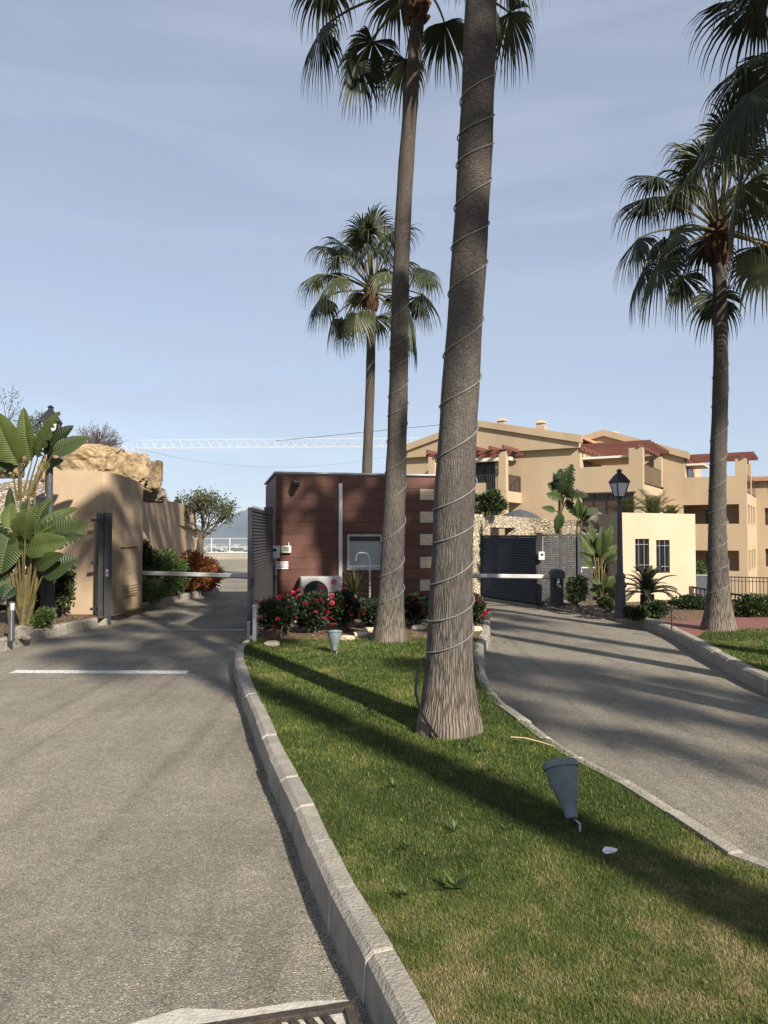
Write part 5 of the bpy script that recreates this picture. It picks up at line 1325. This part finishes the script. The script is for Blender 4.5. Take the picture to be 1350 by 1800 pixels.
# --- first unit: front wall
bal = (al(843, 858)[0], al(868, 858)[0]); gw = al(1017, 869); gw2 = al(1114, 868)
holes = [(bal[0]-.6, bal[1]+.1, 4.16, 6.15), (gw[0], min(gw2[0], CX-.4), 1.3, gw[1]), (bal[0]-.4, bal[1]+.9, 1.4, 3.4)]
m = MB(); wallholes(m, -.6, gx1, ZB, zE, [holes[0], holes[2]], 0, .35); wallholes(m, gx1, CX, ZB, zpar, [(holes[1][0] if holes[1][0] > gx1 else gx1+.05, holes[1][1], 1.3, gw[1])], 0, .35)
m.build('wall', M['apt'], apt)
part('gable', MB().xz([(-.6, zE), (gx1, zE), (gx1, gr[1]-.25), (gpk[0], gpk[1]-.32), (-.6, gl[1]-.45)], -.30, .3), 'apt')
cop = MB()
sl1 = [(gpk[0], gpk[1]-.32), (gx1+.25, gr[1]-.30), (gx1+.25, gr[1]+.14), (gpk[0], gpk[1]+.06)]; sl2 = [(-.9, gl[1]-.55), (gpk[0], gpk[1]-.32), (gpk[0], gpk[1]+.06), (-.9, gl[1]-.12)]
cop.xz(sl1, -.46, -.301); cop.xz(sl2, -.46, -.301); part('roof_verge', cop, 'apt')
rf = MB(); rf.xz([(-.9, gl[1]-.30), (gpk[0], gpk[1]-.08), (gpk[0], gpk[1]+.03), (-.9, gl[1]-.16)], -.3, 9); rf.xz([(gpk[0], gpk[1]-.08), (gx1+.25, gr[1]-.05), (gx1+.25, gr[1]+.1), (gpk[0], gpk[1]+.03)], -.3, 9)
roof = part('roof', rf, 'tile')
m = MB(); m.bx(gx1-.3, gx1, .35, 9, zpar-1.2, zE+.3); m.bx(-.6, -.3, .35, 9, ZB, zE+.3); m.bx(-.3, gx1-.3, 8.7, 9, ZB, zE); m.build('side_wall', M['apt'], apt)
vh = al(838, 771); part('vent_hole', MB().lathe([(.11, 0), (.11, .02)], (vh[0]+.0, -.302, vh[1]), 12, Matrix.Rotation(R(90), 3, 'X')), 'black')
for px, py in ((882, 744), (951, 748)):
    x, z = al(px, py, 2.2); c_ = MB(); c_.bx(x-.28, x+.28, 2, 2.5, z-1.2, z-.05); ch = part('chimney', c_, 'apt', roof)
    t_ = MB()
    for a in (-.2, 0, .2): t_.bx(x+a-.04, x+a+.04, 2.02, 2.1, z-.05, z+.12)
    t_.bx(x-.3, x+.3, 1.95, 2.55, z+.12, z+.17); t_.lathe([(.4, z+.17), (.22, z+.28), (.05, z+.36)], (x, 2.25, 0), 4, Matrix.Rotation(R(45), 3, 'Z')); t_.build('chimney_cap', M['cream'], roof)
# windows
g_ = MB(); h = holes[0]; g_.bx(h[0], h[1], .2, .22, h[2], h[3]); part('glass_door', g_, 'glass_dark')
f_ = MB(); 
for x in (h[0]+.02, (h[0]+h[1])/2, h[1]-.02): f_.bx(x-.03, x+.03, .15, .199, h[2], h[3])
part('door_frame', f_, 'gategrey')
h = holes[1]; hx0 = max(h[0], gx1+.05)
part('window_pane', MB().bx(hx0, h[1], .24, .26, 1.3, gw[1]), 'brownglass')
f_ = MB()
for k in range(5): x = hx0+(h[1]-hx0)*k/4; f_.bx(x-.025, x+.025, .18, .239, 1.3, gw[1])
part('window_frame', f_, 'woodred'); part('window_lintel', MB().bx(hx0-.1, h[1]+.1, -.06, .34, gw[1]+.002, gw[1]+.08), 'woodred')
h = holes[2]; part('window_pane', MB().bx(h[0], h[1], .24, .26, h[2], h[3]), 'brownglass')
# --- balcony with pergola
bx0, bx1, by = 3.0, al(917, 860)[0], -2.5
zs0, zs1 = 3.52, 4.14
part('balcony_slab', MB().bx(bx0, bx1, by, -.002, zs0, zs1), 'apt')
def col(x, y, z0, z1, w_=.42, nm='column'): return part(nm, MB().bx(x-w_/2, x+w_/2, y-w_/2, y+w_/2, z0, z1), 'apt')
col(bx0+.25, by+.2, ZB, zs0-.003); col(bx0+.25, by+.2, zs1+.003, 6.3); col(bx1-.25, by+.2, ZB, zs0-.003); col(bx1-.25, by+.2, zs1+.003, 6.38)
part('balcony_parapet', MB().bx(bx0+.5, bx1-1.3, by+.02, by+.2, zs1+.003, zs1+.5), 'apt')
ra = MB()
def railing(mb, a, b, z0, z1, n, r0=.016):
    a = Vector(a); b = Vector(b)
    for k in range(n+1): q = a.lerp(b, k/n); mb.bx(q.x-r0, q.x+r0, q.y-r0, q.y+r0, z0, z1)
    mb.bar((a.x, a.y, z1), (b.x, b.y, z1), .04, .04); mb.bar((a.x, a.y, z0+.08), (b.x, b.y, z0+.08), .03, .03)
railing(ra, (bx1-.06, by+.42, 0), (bx1-.06, -.05, 0), zs1+.02, zs1+.95, 14); railing(ra, (bx1-1.3, by+.1, 0), (bx1-.48, by+.1, 0), zs1+.02, zs1+.95, 7); railing(ra, (bx0+.5, by+.1, 0), (bx1-1.3, by+.1, 0), zs1+.5, zs1+.95, 24)
part('balcony_railing', ra, 'winerail')
def pergola(x0, x1, y0, y1, z, along, n, ov=.45, nm='pergola_rafter', dy=.08):
    bm_ = MB()
    if along == 'y':
        bm_.bx(x0-.3, x1+.3, y0-.06, y0+.06, z, z+.2); bm_.bx(x0-.3, x1+.3, y1-.06, y1+.06, z, z+.2)
    else:
        bm_.bx(x1-.06, x1+.06, y0-.3, y1+.3, z, z+.2); bm_.bx(x0-.06, x0+.06, y0-.3, y1+.3, z, z+.2)
    b_ = part('pergola_beam', bm_, 'pergola')
    for k in range(n):
        t = k/(n-1); r2 = MB()
        if along == 'y': x = x0+(x1-x0)*t; r2.bx(x-dy/2, x+dy/2, y0-ov, y1+.1, z+.202, z+.40)
        else: y = y0+(y1-y0)*t; r2.bx(x0-.1, x1+ov, y-dy/2, y+dy/2, z+.202, z+.40)
        part(nm, r2, 'pergola')
pergola(bx0+.1, bx1-.1, by+.2, -.35, 6.32, 'y', 7, .5, dy=.12)
part('awning', MB().bx(bx0+.3, bx1-.4, -.9, -.4, 6.05, 6.25), 'awning')
# --- first roof terrace
part('terrace_column', MB().bx(CX-.75, CX, 0, .45, zpar+.003, 6.45), 'apt')
TD = 6.1
part('terrace_column', MB().bx(CX-.45, CX, TD-.45, TD, zpar-.9, 6.45), 'apt')
m = MB(); wallholes(m, 0, 1, 0, 1, [], 0, 1); m = MB()
m.bx(CX-.3, CX, .35, TD, ZB, zpar-1.05); part('terrace_side_wall', m, 'apt')
part('terrace_floor', MB().bx(gx1, CX-.3, .35, TD+3, zpar-1.3, zpar-1.1), 'tile')
part('terrace_railing', MB().bx(CX-.06, CX-.03, .46, TD-.46, zpar-.95, zpar+.05), 'brownglass')
r3 = MB(); railing(r3, (CX-.045, .46, 0), (CX-.045, TD-.46, 0), zpar-1.04, zpar+.08, 9); part('railing_frame', r3, 'winerail')
pergola(gx1+.1, CX-.2, .22, TD-.2, 6.46, 'x', 7, .6, dy=.09)
part('awning', MB().bx(gx1+.01, gx1+2.6, .5, TD-1.2, 6.0, 6.12), 'awning')
# rear door wall of the terrace: set back block with window
m = MB(); wallholes(m, gx1+.0, CX-.2, zpar-1.1, 6.2, [(gx1+.3, gx1+1.4, zpar-.6, 6.0)], TD+.0, TD+.25); 
part('window_pane', MB().bx(gx1+.002, gx1+.03, .9, 2.6, zpar-.8, 5.95), 'glass_dark')
# --- second unit, set back
Y2 = TD+.05
x2 = al(1203, 797, Y2); pk2 = al(1062, 757, Y2); C2 = al(1313, 900, Y2)[0]; zp2 = al(1250, 838, Y2)[1]; e2 = x2[1]
oA = (al(1200, 920, Y2)[0], al(1299, 886, Y2)); oB = (al(1222, 1003, Y2)[0], al(1299, 968, Y2)); zA0 = al(1250, 921, Y2)[1]; zB0 = al(1250, 1003, Y2)[1]
m = MB(); wallholes(m, CX-.3 if False else CX+.002, C2, ZB, zp2, [(oA[0], oA[1][0], zA0, oA[1][1]), (oA[0], oB[1][0], zB0, oB[1][1])], Y2, Y2+.3)
part('wall', m, 'apt')
m = MB(); m.bx(gx1-1, x2[0], Y2+.302, Y2+.6, zpar-1, zp2+.0); m.xz([(4, zp2), (x2[0], zp2), (x2[0], e2-.3), (pk2[0], pk2[1]-.35), (4, pk2[1]-2.0)], Y2+.002, Y2+.3)
part('gable', m, 'apt')
cop = MB(); cop.xz([(pk2[0], pk2[1]-.35), (x2[0]+.3, e2-.38), (x2[0]+.3, e2+.05), (pk2[0], pk2[1]+.05)], Y2-.2, Y2-.001); cop.xz([(4, pk2[1]-2.0), (pk2[0], pk2[1]-.35), (pk2[0], pk2[1]+.05), (4, pk2[1]-1.6)], Y2-.2, Y2-.001); part('roof_verge', cop, 'apt')
rf = MB(); rf.xz([(pk2[0], pk2[1]-.12), (x2[0]+.3, e2-.16), (x2[0]+.3, e2+.0), (pk2[0], pk2[1])], Y2, Y2+9); rf.xz([(3, pk2[1]-2.0), (pk2[0], pk2[1]-.12), (pk2[0], pk2[1]), (3, pk2[1]-1.85)], Y2, Y2+9); rf2 = part('roof', rf, 'tile')
x, z = al(1080, 764, Y2+3); t_ = MB(); t_.bx(x-.35, x+.35, Y2+2.8, Y2+3.3, z-1, z-.0); t_.build('chimney', M['cream'], rf2); MB().lathe([(.5, z), (.25, z+.2), (.05, z+.26)], (x, Y2+3.05, 0), 4, Matrix.Rotation(R(45), 3, 'Z')).build('chimney_cap', M['cream'], rf2)
for (z0, z1) in ((zA0, oA[1][1]), (zB0, oB[1][1])):
    part('loggia_wall', MB().bx(oA[0]-.3, C2-.31, Y2+2.6, Y2+2.8, z0-.9, z1+.35), 'apt'); part('loggia_door', MB().bx(oA[0]+1.0, oA[0]+2.2, Y2+2.56, Y2+2.599, z0-.7, z1-.25), 'glass_dark')
    part('loggia_floor', MB().bx(oA[0]-.3, C2-.31, Y2+.31, Y2+2.59, z0-1.0, z0-.85), 'tile'); part('loggia_ceiling', MB().bx(oA[0]-.3, C2-.31, Y2+.31, Y2+2.59, z1+.3, z1+.42), 'apt')
# right flank of the second unit, sunny
m = MB()
fl_ = [(Y2+.75, Y2+2.1), (Y2+2.9, Y2+4.3), (Y2+5.0, Y2+6.6)]
for (ya, yb, za, zb) in ((Y2+.3, Y2+8, ZB, zB0), ): m.bx(C2-.3, C2, ya, yb, za, zb)
for zlo, zhi in ((zB0, oB[1][1]), (zA0, oA[1][1])):
    yy = Y2+.3
    for a, b in fl_: m.bx(C2-.3, C2, yy, a, zlo, zhi); yy = b
    m.bx(C2-.3, C2, yy, Y2+8, zlo, zhi)
m.bx(C2-.3, C2, Y2+.3, Y2+8, oB[1][1], zA0); m.bx(C2-.3, C2, Y2+.3, Y2+8, oA[1][1], zp2-1.0); part('flank_wall', m, 'apt')
part('terrace_railing', MB().bx(C2-.06, C2-.03, Y2+.5, Y2+8, zp2-.9, zp2+.05), 'brownglass')
r3 = MB(); railing(r3, (C2-.045, Y2+.5, 0), (C2-.045, Y2+8, 0), zp2-1.0, zp2+.08, 12); part('railing_frame', r3, 'winerail')
zc2 = al(1305, 806, Y2)[1]
part('terrace_column', MB().bx(C2-.6, C2, Y2, Y2+.42, zp2+.003, zc2), 'apt'); part('terrace_column', MB().bx(C2-.45, C2, Y2+3.6, Y2+4.0, zp2-1, zc2), 'apt')
pergola(x2[0]+.1, C2-.2, Y2+.2, Y2+3.8, zc2+.003, 'x', 6, .6, dy=.09)
part('terrace_floor', MB().bx(x2[0], C2-.3, Y2+.3, Y2+8, zp2-1.25, zp2-1.1), 'tile')
part('terrace_room_wall', MB().bx(x2[0]-.3, x2[0], Y2+.61, Y2+7.5, zp2-1.1, e2-.3), 'cream'); part('window_pane', MB().bx(x2[0]+.001, x2[0]+.03, Y2+1.2, Y2+3.0, zp2-.8, e2-.7), 'glass_dark')
part('awning', MB().bx(x2[0]+.01, x2[0]+1.0, Y2+.7, Y2+3.6, e2-.7, e2-.58), 'awning')
# third unit far right
Y3 = Y2+8.01; q3 = al(1342, 838, Y3); lv = [(zA0, oA[1][1]), (zB0, oB[1][1])]
m = MB(); wallholes(m, C2-.35, C2+9, ZB, q3[1]-.3, [(C2+.5+k*2.1, C2+2.0+k*2.1, a_, b_) for k in range(4) for a_, b_ in lv]+[(C2+.7+k*2.1, C2+1.8+k*2.1, zp2-.8, zp2+.5) for k in range(4)], Y3, Y3+.3); part('wall', m, 'apt')
for k in range(4):
    for a_, b_ in lv: part('window_pane', MB().bx(C2+.5+k*2.1, C2+2.0+k*2.1, Y3+.24, Y3+.26, a_, b_), 'brownglass')
    part('window_pane', MB().bx(C2+.7+k*2.1, C2+1.8+k*2.1, Y3+.2, Y3+.22, zp2-.8, zp2+.5), 'glass_dark')
part('roof', MB().bx(C2-.6, C2+9.3, Y3-.35, Y3+7, q3[1]-.297, q3[1]), 'tile')
# block behind, closes the roofline between the gables
part('rear_wall', MB().bx(-.3, CX, 9.2, 9.5, ZB, zE), 'apt')

# ================================================================== lower terrace at the right: railings, retaining wall
rw = wallstrip('retaining_wall', 'rough stone retaining wall below the far railing at the right', [(P(1240, 1000, 27).x, 27), (P(1400, 1000, 26).x, 26)], [-.62, -.62], M['stonewall'], .4, -2.6)
MB().bx(P(1240, 1000, 27).x, P(1400, 1000, 26).x, 25.9, 26.1, -.62, -.55)
def rail_thing(label, a, b, za, zb, h, n, mt='winerail', rr=.011):
    a = Vector(a); b = Vector(b); o = thing('railing', label, 'railing', (a.x, a.y, za))
    for k in range(n+1):
        t = k/n; q = a.lerp(b, t); z = za+(zb-za)*t; MB().bx(q.x-rr, q.x+rr, q.y-rr, q.y+rr, z, z+h).build('baluster', M[mt], o)
    MB().bar((a.x, a.y, za+h), (b.x, b.y, zb+h), .05, .04).build('handrail', M[mt], o); MB().bar((a.x, a.y, za+.12), (b.x, b.y, zb+.12), .025, .025).build('bottom_rail', M[mt], o)
    MB().bar((a.x, a.y, za+h-.14), (b.x, b.y, zb+h-.14), .025, .025).build('middle_rail', M[mt], o)
    return o
ra_ = P(1216, 1032, 16.6); rb_ = P(1352, 1058, 15.2)
ro = rail_thing('dark stair railing descending at the corner of the cream lodge', (ra_.x, ra_.y, 0), (rb_.x+.4, rb_.y-.15, 0), ra_.z-.95, rb_.z-.98, .95, 22)
MB().bx(ra_.x-.05, ra_.x+.03, ra_.y-.04, ra_.y+.04, ra_.z-.95, ra_.z+.02).build('end_post', M['winerail'], ro)
ra_ = P(1236, 1013, 27.0); rb_ = P(1400, 1017, 26.2)
rail_thing('far straight railing in front of the apartment ground floor', (ra_.x, ra_.y, 0), (rb_.x, rb_.y, 0), ra_.z-.72, rb_.z-.72, .72, 26)
q = P(1228, 1030, 22); o = thing('garden_gate', 'grey metal garden gate just right of the cream lodge', 'gate', (q.x, q.y, -1.2)); MB().bx(q.x-.7, q.x+.35, 22, 22.05, -1.2, P(1228, 1012, 22).z).build('panel', M['lampgrey'], o); MB().bx(q.x-.72, q.x+.37, 21.98, 22.07, P(1228, 1012, 22).z, P(1228, 1010, 22).z).build('rail', M['alum'], o)

# ================================================================== crane
cr_ = thing('tower_crane', 'white lattice tower crane jib reaching far behind the guardhouse', 'crane', (P(800, 780, 130).x, 130, -2))
def lattice(mb, a, b, w_, h, n):
    a = Vector(a); b = Vector(b); d = (b-a).normalized(); s = d.cross(Vector((0, 0, 1))).normalized()*w_/2; u = Vector((0, 0, h)); r0 = .045
    c1 = [a-s, a+s]; mb.bar(a-s, b-s, r0*1.6); mb.bar(a+s, b+s, r0*1.6); mb.bar(a+u, b+u, r0*1.6)
    for k in range(n):
        p = a.lerp(b, k/n); q = a.lerp(b, (k+1)/n); mid = p.lerp(q, .5)+u
        for e in (-1, 1): mb.bar(p+s*e, mid, r0); mb.bar(mid, q+s*e, r0)
        mb.bar(p-s, p+s, r0)
ja = P(240, 788, 130); jb = P(800, 784, 130)
m = MB(); lattice(m, ja, jb, 1.2, 1.45, 34); m.build('jib', M['cranewhite'], cr_)
m = MB(); lattice(m, jb, jb+Vector((12, 0, 0)), 1.2, 1.2, 8); m.build('counter_jib', M['cranewhite'], cr_)
ap = P(800, 744, 130); m = MB()
for e in (-.6, .6): m.bar((jb.x+e, 130-.6, -2), (jb.x+e, 130-.6, jb.z), .18); m.bar((jb.x+e, 130.6, -2), (jb.x+e, 130.6, jb.z), .18)
k = -2
while k < jb.z-1.4: m.bar((jb.x-.6, 129.4, k), (jb.x+.6, 129.4, k+1.4), .09); m.bar((jb.x-.6, 130.6, k+1.4), (jb.x+.6, 130.6, k), .09); m.bar((jb.x-.6, 129.4, k+1.4), (jb.x-.6, 130.6, k), .09); k += 1.4
for e in (-.6, .6): m.bar((jb.x+e, 129.5, jb.z), ap, .14)
m.build('mast', M['cranewhite'], cr_)
m = MB(); m.bar(ap, P(485, 775, 130), .09); m.bar(ap, jb+Vector((11, 0, 1)), .09); m.build('pendant_line', M['lampgrey'], cr_)
MB().box(jb+Vector((11, 0, -1)), (2.2, 1.4, 1.8)).build('counterweight', M['concrete'], cr_)
c2 = thing('tower_crane', 'second white crane jib tip showing just above the boulders', 'crane', (P(190, 790, 150).x, 150, -2)); 
m = MB(); lattice(m, P(120, 796, 150), P(236, 791, 150), 1.1, 1.0, 9); m.build('jib', M['cranewhite'], c2); m = MB(); b_ = P(120, 796, 150); m.bar((b_.x, 150, -2), (b_.x, 150, b_.z+1), 1.0); m.build('mast', M['cranewhite'], c2)
pts = [P(240+(690-240)*t/14, 788+(800-788)*t/14+30*(1-(2*t/14-1)**2)*.9, 128) for t in range(15)]
tag(MB().tube(pts, .016, 4).build('overhead_cable', M['lampgrey'], None, loc=pts[7]), 'thin sagging cable hanging below the crane jib', 'cable')

# ================================================================== lawn furniture
def flood(label, foot, head, rad, D=None, zg=.165):
    f = Vector(foot); h = Vector(head); d = h-f; L = d.length; Q = d.to_track_quat('Z', 'Y').to_matrix()
    o = thing('floodlight', label, 'floodlight', f, group='cone floodlights on the lawn')
    MB().lathe([(rad*.22, .10*L), (rad*.36, .12*L), (rad*.38, .24*L), (rad*.50, .32*L), (rad*.76, .58*L), (rad*.93, .80*L), (rad*.95, .90*L)], f, 28, Q).build('body', M['flood'], o, smooth=True)
    rm_ = MB().lathe([(rad*.96, .885*L), (rad*1.06, .89*L), (rad*1.07, .965*L), (rad*1.02, 1.0*L), (rad*.92, 1.0*L), (rad*.9, .97*L)], f, 28, Q, cap=False).build('rim', M['flood'], o, smooth=True)
    MB().lathe([(rad*.93, .972*L), (rad*.93, .976*L)], f, 24, Q).build('glass', M['glass_dark'], o)
    m = MB(); m.tube([f+Vector((0, 0, -.05)), f+d*.06+Vector((.005, 0, .01)), f+d*.14], [.012, .014, .02], 8); m.build('spike', M['black'], o)
    m = MB(); m.tube([f+d*.13, f+d*.07+Vector((.03, -.03, 0)), f+Vector((.02, -.05, -.01))], .006, 6); m.build('cable', M['alum'], o)
    return o
f = G(1008, 1452, .17); h = P(986, 1358, f.y+.10); h.z = f.z+.275; h.x = P(986, 1358, f.y+.13).x; h.y = f.y+.16
flood('large grey green cone floodlight tilted in the shaded lawn', f, h, .088)
f = G(588, 1148, .17); h = P(587, 1118, f.y-.05); flood('small pale cone floodlight near the rose bed', f, (h.x, f.y+.07, f.z+.27), .09)
# litter
q = G(1072, 1499, .18); rock('paper_scrap', 'crumpled white paper scrap on the grass', q+Vector((0, 0, .012)), (.06, .03, .022), M['paper'], 41, None, 'litter', 2, .6)
a = G(898, 1296, .19); b = G(975, 1312, .19)
tag(MB().tube([a, a.lerp(b, .35)+Vector((0, 0, .015)), a.lerp(b, .7)+Vector((0, 0, .01)), b], [.008, .008, .006, .003], 5).build('dry_stalk', M['straw'], None, loc=a), 'pale dry palm stalk lying on the lawn near the exit lane', 'stalk')
# bollard and stake
q = G(20, 1126, .15); o = thing('bollard', 'slim steel bollard with white reflector on the left kerb', 'bollard', q)
MB().box((q.x, q.y, .42), (.075, .055, .56), .35).build('shaft', M['gategrey'], o, bevel=.004); MB().box((q.x+.025, q.y-.035, .63), (.05, .012, .10), .35).build('reflector', M['white'], o, bevel=.01); MB().box((q.x+.015, q.y-.034, .38), (.012, .006, .44), .35).build('edge_highlight', M['alum'], o)  # thin pale strip stands in for the bollard's edge highlight
q = G(1181, 1106, .152); o = thing('garden_stake', 'short dark stake at the corner of the red path', 'stake', q); MB().tube([q, q+Vector((0, 0, .30))], .014, 6).build('shaft', M['woodred'], o); MB().box(q+Vector((0, 0, .32)), (.035, .035, .07)).build('cap', M['black'], o)
rock('bed_rock', 'pinkish rock at the foot of the bollard', G(42, 1112, .2), (.24, .2, .2), M['greyrock'], 51, None, 'rock', 3)
for i, (px, py, lab) in enumerate(((690, 1385, 'broad-leaved weed in the middle of the lawn'), (716, 1490, 'broad-leaved weed near the kerb side of the lawn'), (800, 1560, 'largest broad-leaved weed in the lower lawn'), (858, 1357, 'broad-leaved weed below the nearest palm'), (884, 1462, 'upright weed left of the large floodlight'), (800, 1460, 'weed sprig between palm and floodlight'), (712, 1575, 'small weed sprig near the kerb'), (845, 1320, 'weed just below the palm foot'))):
    q = G(px, py, .18); o = thing('lawn_weed', lab, 'weed', q, group='weeds in the lawn'); r2 = random.Random(i)
    for k in range(14):
        a = r2.uniform(0, 6.28); L = r2.uniform(.03, .065)*(1.5 if i == 2 else 1); e = r2.uniform(.25, 1.1); d = Vector((math.cos(a)*math.cos(e), math.sin(a)*math.cos(e), math.sin(e))); sd = Vector((-math.sin(a), math.cos(a), 0))*L*.13
        MB().add([q, q+d*L*.5+sd, q+d*L, q+d*L*.5-sd], [(0, 1, 2, 3)]).build('leaf', M['weed'], o)
# ================================================================== grass
def inpoly(x, y, poly):
    c = np.zeros(len(x), bool); n = len(poly); j = n-1
    for i in range(n):
        xi, yi = poly[i]; xj, yj = poly[j]
        c ^= ((yi > y) != (yj > y)) & (x < (xj-xi)*(y-yi)/(yj-yi+1e-12)+xi); j = i
    return c
from mathutils import noise as _n
def grass(name, label, poly, zones, z, seed):
    g = np.random.default_rng(seed); A = []
    px_ = np.array([p[0] for p in poly]); 
    for y0, y1, dens, hgt, wid in zones:
        x0, x1 = px_.min(), px_.max(); n = int((x1-x0)*(y1-y0)*dens); X = g.uniform(x0, x1, n); Y = g.uniform(y0, y1, n)
        k = inpoly(X, Y, poly) & (np.abs(X) < Y*.56+.5); A.append(np.stack([X[k], Y[k], np.full(k.sum(), hgt), np.full(k.sum(), wid)], 1))
    A = np.concatenate(A); n = len(A)
    f1 = np.array([_n.noise(Vector((a[0]*.9, a[1]*.9, 3.3)))+.6*_n.noise(Vector((a[0]*2.7, a[1]*2.7, 1.3))) for a in A])
    f2 = np.array([_n.noise(Vector((a[0]*6, a[1]*6, 7.7))) for a in A])
    f3 = np.array([_n.noise(Vector((a[0]*14, a[1]*14, 2.7))) for a in A])
    dry = np.clip(.25+.56*f1+.36*f2+.24*f3+.34*np.clip((4.6-A[:, 1])/2.2, 0, 1), 0, 1)
    keep = g.random(n) > np.clip((dry-.55)*.7, 0, .5); A = A[keep]; dry = dry[keep]; n = len(A)
    rnd = np.clip(dry*.85+g.normal(0, .16, n), 0, 1); rnd = np.where(g.random(n) < .035, g.uniform(.8, 1, n), rnd)
    C = np.stack([A[:, 0], A[:, 1], np.full(n, z)], 1); a = g.uniform(0, 6.283, n); ln = np.abs(g.normal(.75, .6, n))
    D = nrm(np.stack([np.cos(a)*ln, np.sin(a)*ln, np.ones(n)], 1)); H = A[:, 2]*g.uniform(.55, 1.35, n)*(1-.3*dry)
    b = a+np.pi/2+g.normal(0, .6, n); Sd = np.stack([np.cos(b), np.sin(b), np.zeros(n)], 1)*(A[:, 3]*g.uniform(.7, 1.3, n))[:, None]*.5
    V = np.stack([C-Sd, C+Sd, C+D*H[:, None]], 1).reshape(-1, 3); Fq = np.arange(3*n).reshape(-1, 3)
    o = put(name, npmesh(name, V, Fq, M['grass'], rnd)); return tag(o, label, 'grass', kind='stuff')
gpoly = [q for q in offs(ptsL, nrL, .112) if q[1] < 10.9] + [q for q in reversed(offs(ptsR, nrR, .08)) if q[1] < 11.4]
grass('lawn_grass', 'short mown grass with dry patches covering the central island', gpoly, ((1.8, 3.2, 70000, .019, .0028), (3.2, 4.6, 42000, .022, .0038), (4.6, 6.4, 20000, .028, .006), (6.4, 8.4, 11000, .032, .009), (8.4, 10.6, 7000, .036, .013)), .154, 1)
vpoly = [q for q in offs(ptsV, nrV, .12) if q[1] < 11.25] + [(5.2, 11.85), (9.5, 11.45), (9.5, -3)]
grass('verge_grass', 'short mown grass on the right verge around the palm', vpoly, ((6, 8.5, 6500, .04, .009), (8.5, 12, 6000, .042, .014)), .15, 2)
# fallen leaf litter on beds and in the gutter
def litter(name, label, pts, n, sz, mt, z, sig):
    C = np.array([pts[rng.integers(len(pts))] for _ in range(n)], float)+np.concatenate([rng.normal(size=(n, 2))*sig, np.zeros((n, 1))], 1); C[:, 2] = z+rng.uniform(0, .008, n)
    D = np.concatenate([rng.normal(size=(n, 2)), np.zeros((n, 1))+.1], 1)
    o = leafcloud(name, C, D, rng.uniform(sz*.5, sz*1.4, n), rng.uniform(sz*.25, sz*.6, n), mt); return tag(o, label, 'leaf litter', kind='stuff')
M['dryleaf'] = leafmat('dry_leaf', [(.045, .03, .02), (.12, .075, .04), (.24, .16, .085)], .8, .1)
gut = [(p.x-n_.x*.03, p.y-n_.y*.03, 0) for p, n_ in zip(ptsL, nrL) if p.y < 9]
gut2 = []
for i in range(len(gut)-1):
    for t in range(6): gut2.append(tuple(np.array(gut[i])*(1-t/6)+np.array(gut[i+1])*t/6))
litter('gutter_litter', 'dark dry leaf crumbs along the foot of the entry kerb', gut2, 1500, .014, M['dryleaf'], .003, .018)
bp_ = [(x, y, 0) for x in np.arange(-2, 1.7, .15) for y in np.arange(10.3, 12.6, .15)]
litter('bed_litter', 'dry brown leaf litter on the rose bed soil', bp_, 1400, .035, M['dryleaf'], .163, .1)
bp_ = [(x, y, 0) for x in np.arange(-6.6, -5.3, .12) for y in np.arange(10.4, 13.6, .12)]
litter('left_bed_litter', 'dry leaf litter on the left planting bed', bp_, 1400, .04, M['dryleaf'], .156, .08)
bp_ = [(x, y, 0) for x in np.arange(3.7, 5.4, .15) for y in np.arange(13.2, 16.4, .15)]
litter('fence_bed_litter', 'dry leaf litter under the shrubs by the lantern', bp_, 900, .04, M['dryleaf'], .158, .1)

# ================================================================== haze
hz = MB().bx(-11800, 11800, -2800, 12300, -130, 720).build('haze', None); hz['kind'] = 'stuff'; hz['label'] = 'thin bluish air haze over the whole view'; hz['category'] = 'haze'
hm = bpy.data.materials.new('haze_air'); hm.use_nodes = True; nt = hm.node_tree; nt.nodes.clear()
ou = nt.nodes.new('ShaderNodeOutputMaterial'); pv = nt.nodes.new('ShaderNodeVolumePrincipled'); pv.inputs['Color'].default_value = (.62, .78, 1, 1); pv.inputs['Density'].default_value = 5.0e-5; pv.inputs['Anisotropy'].default_value = .0
nt.links.new(pv.outputs[0], ou.inputs['Volume']); hz.data.materials.append(hm)
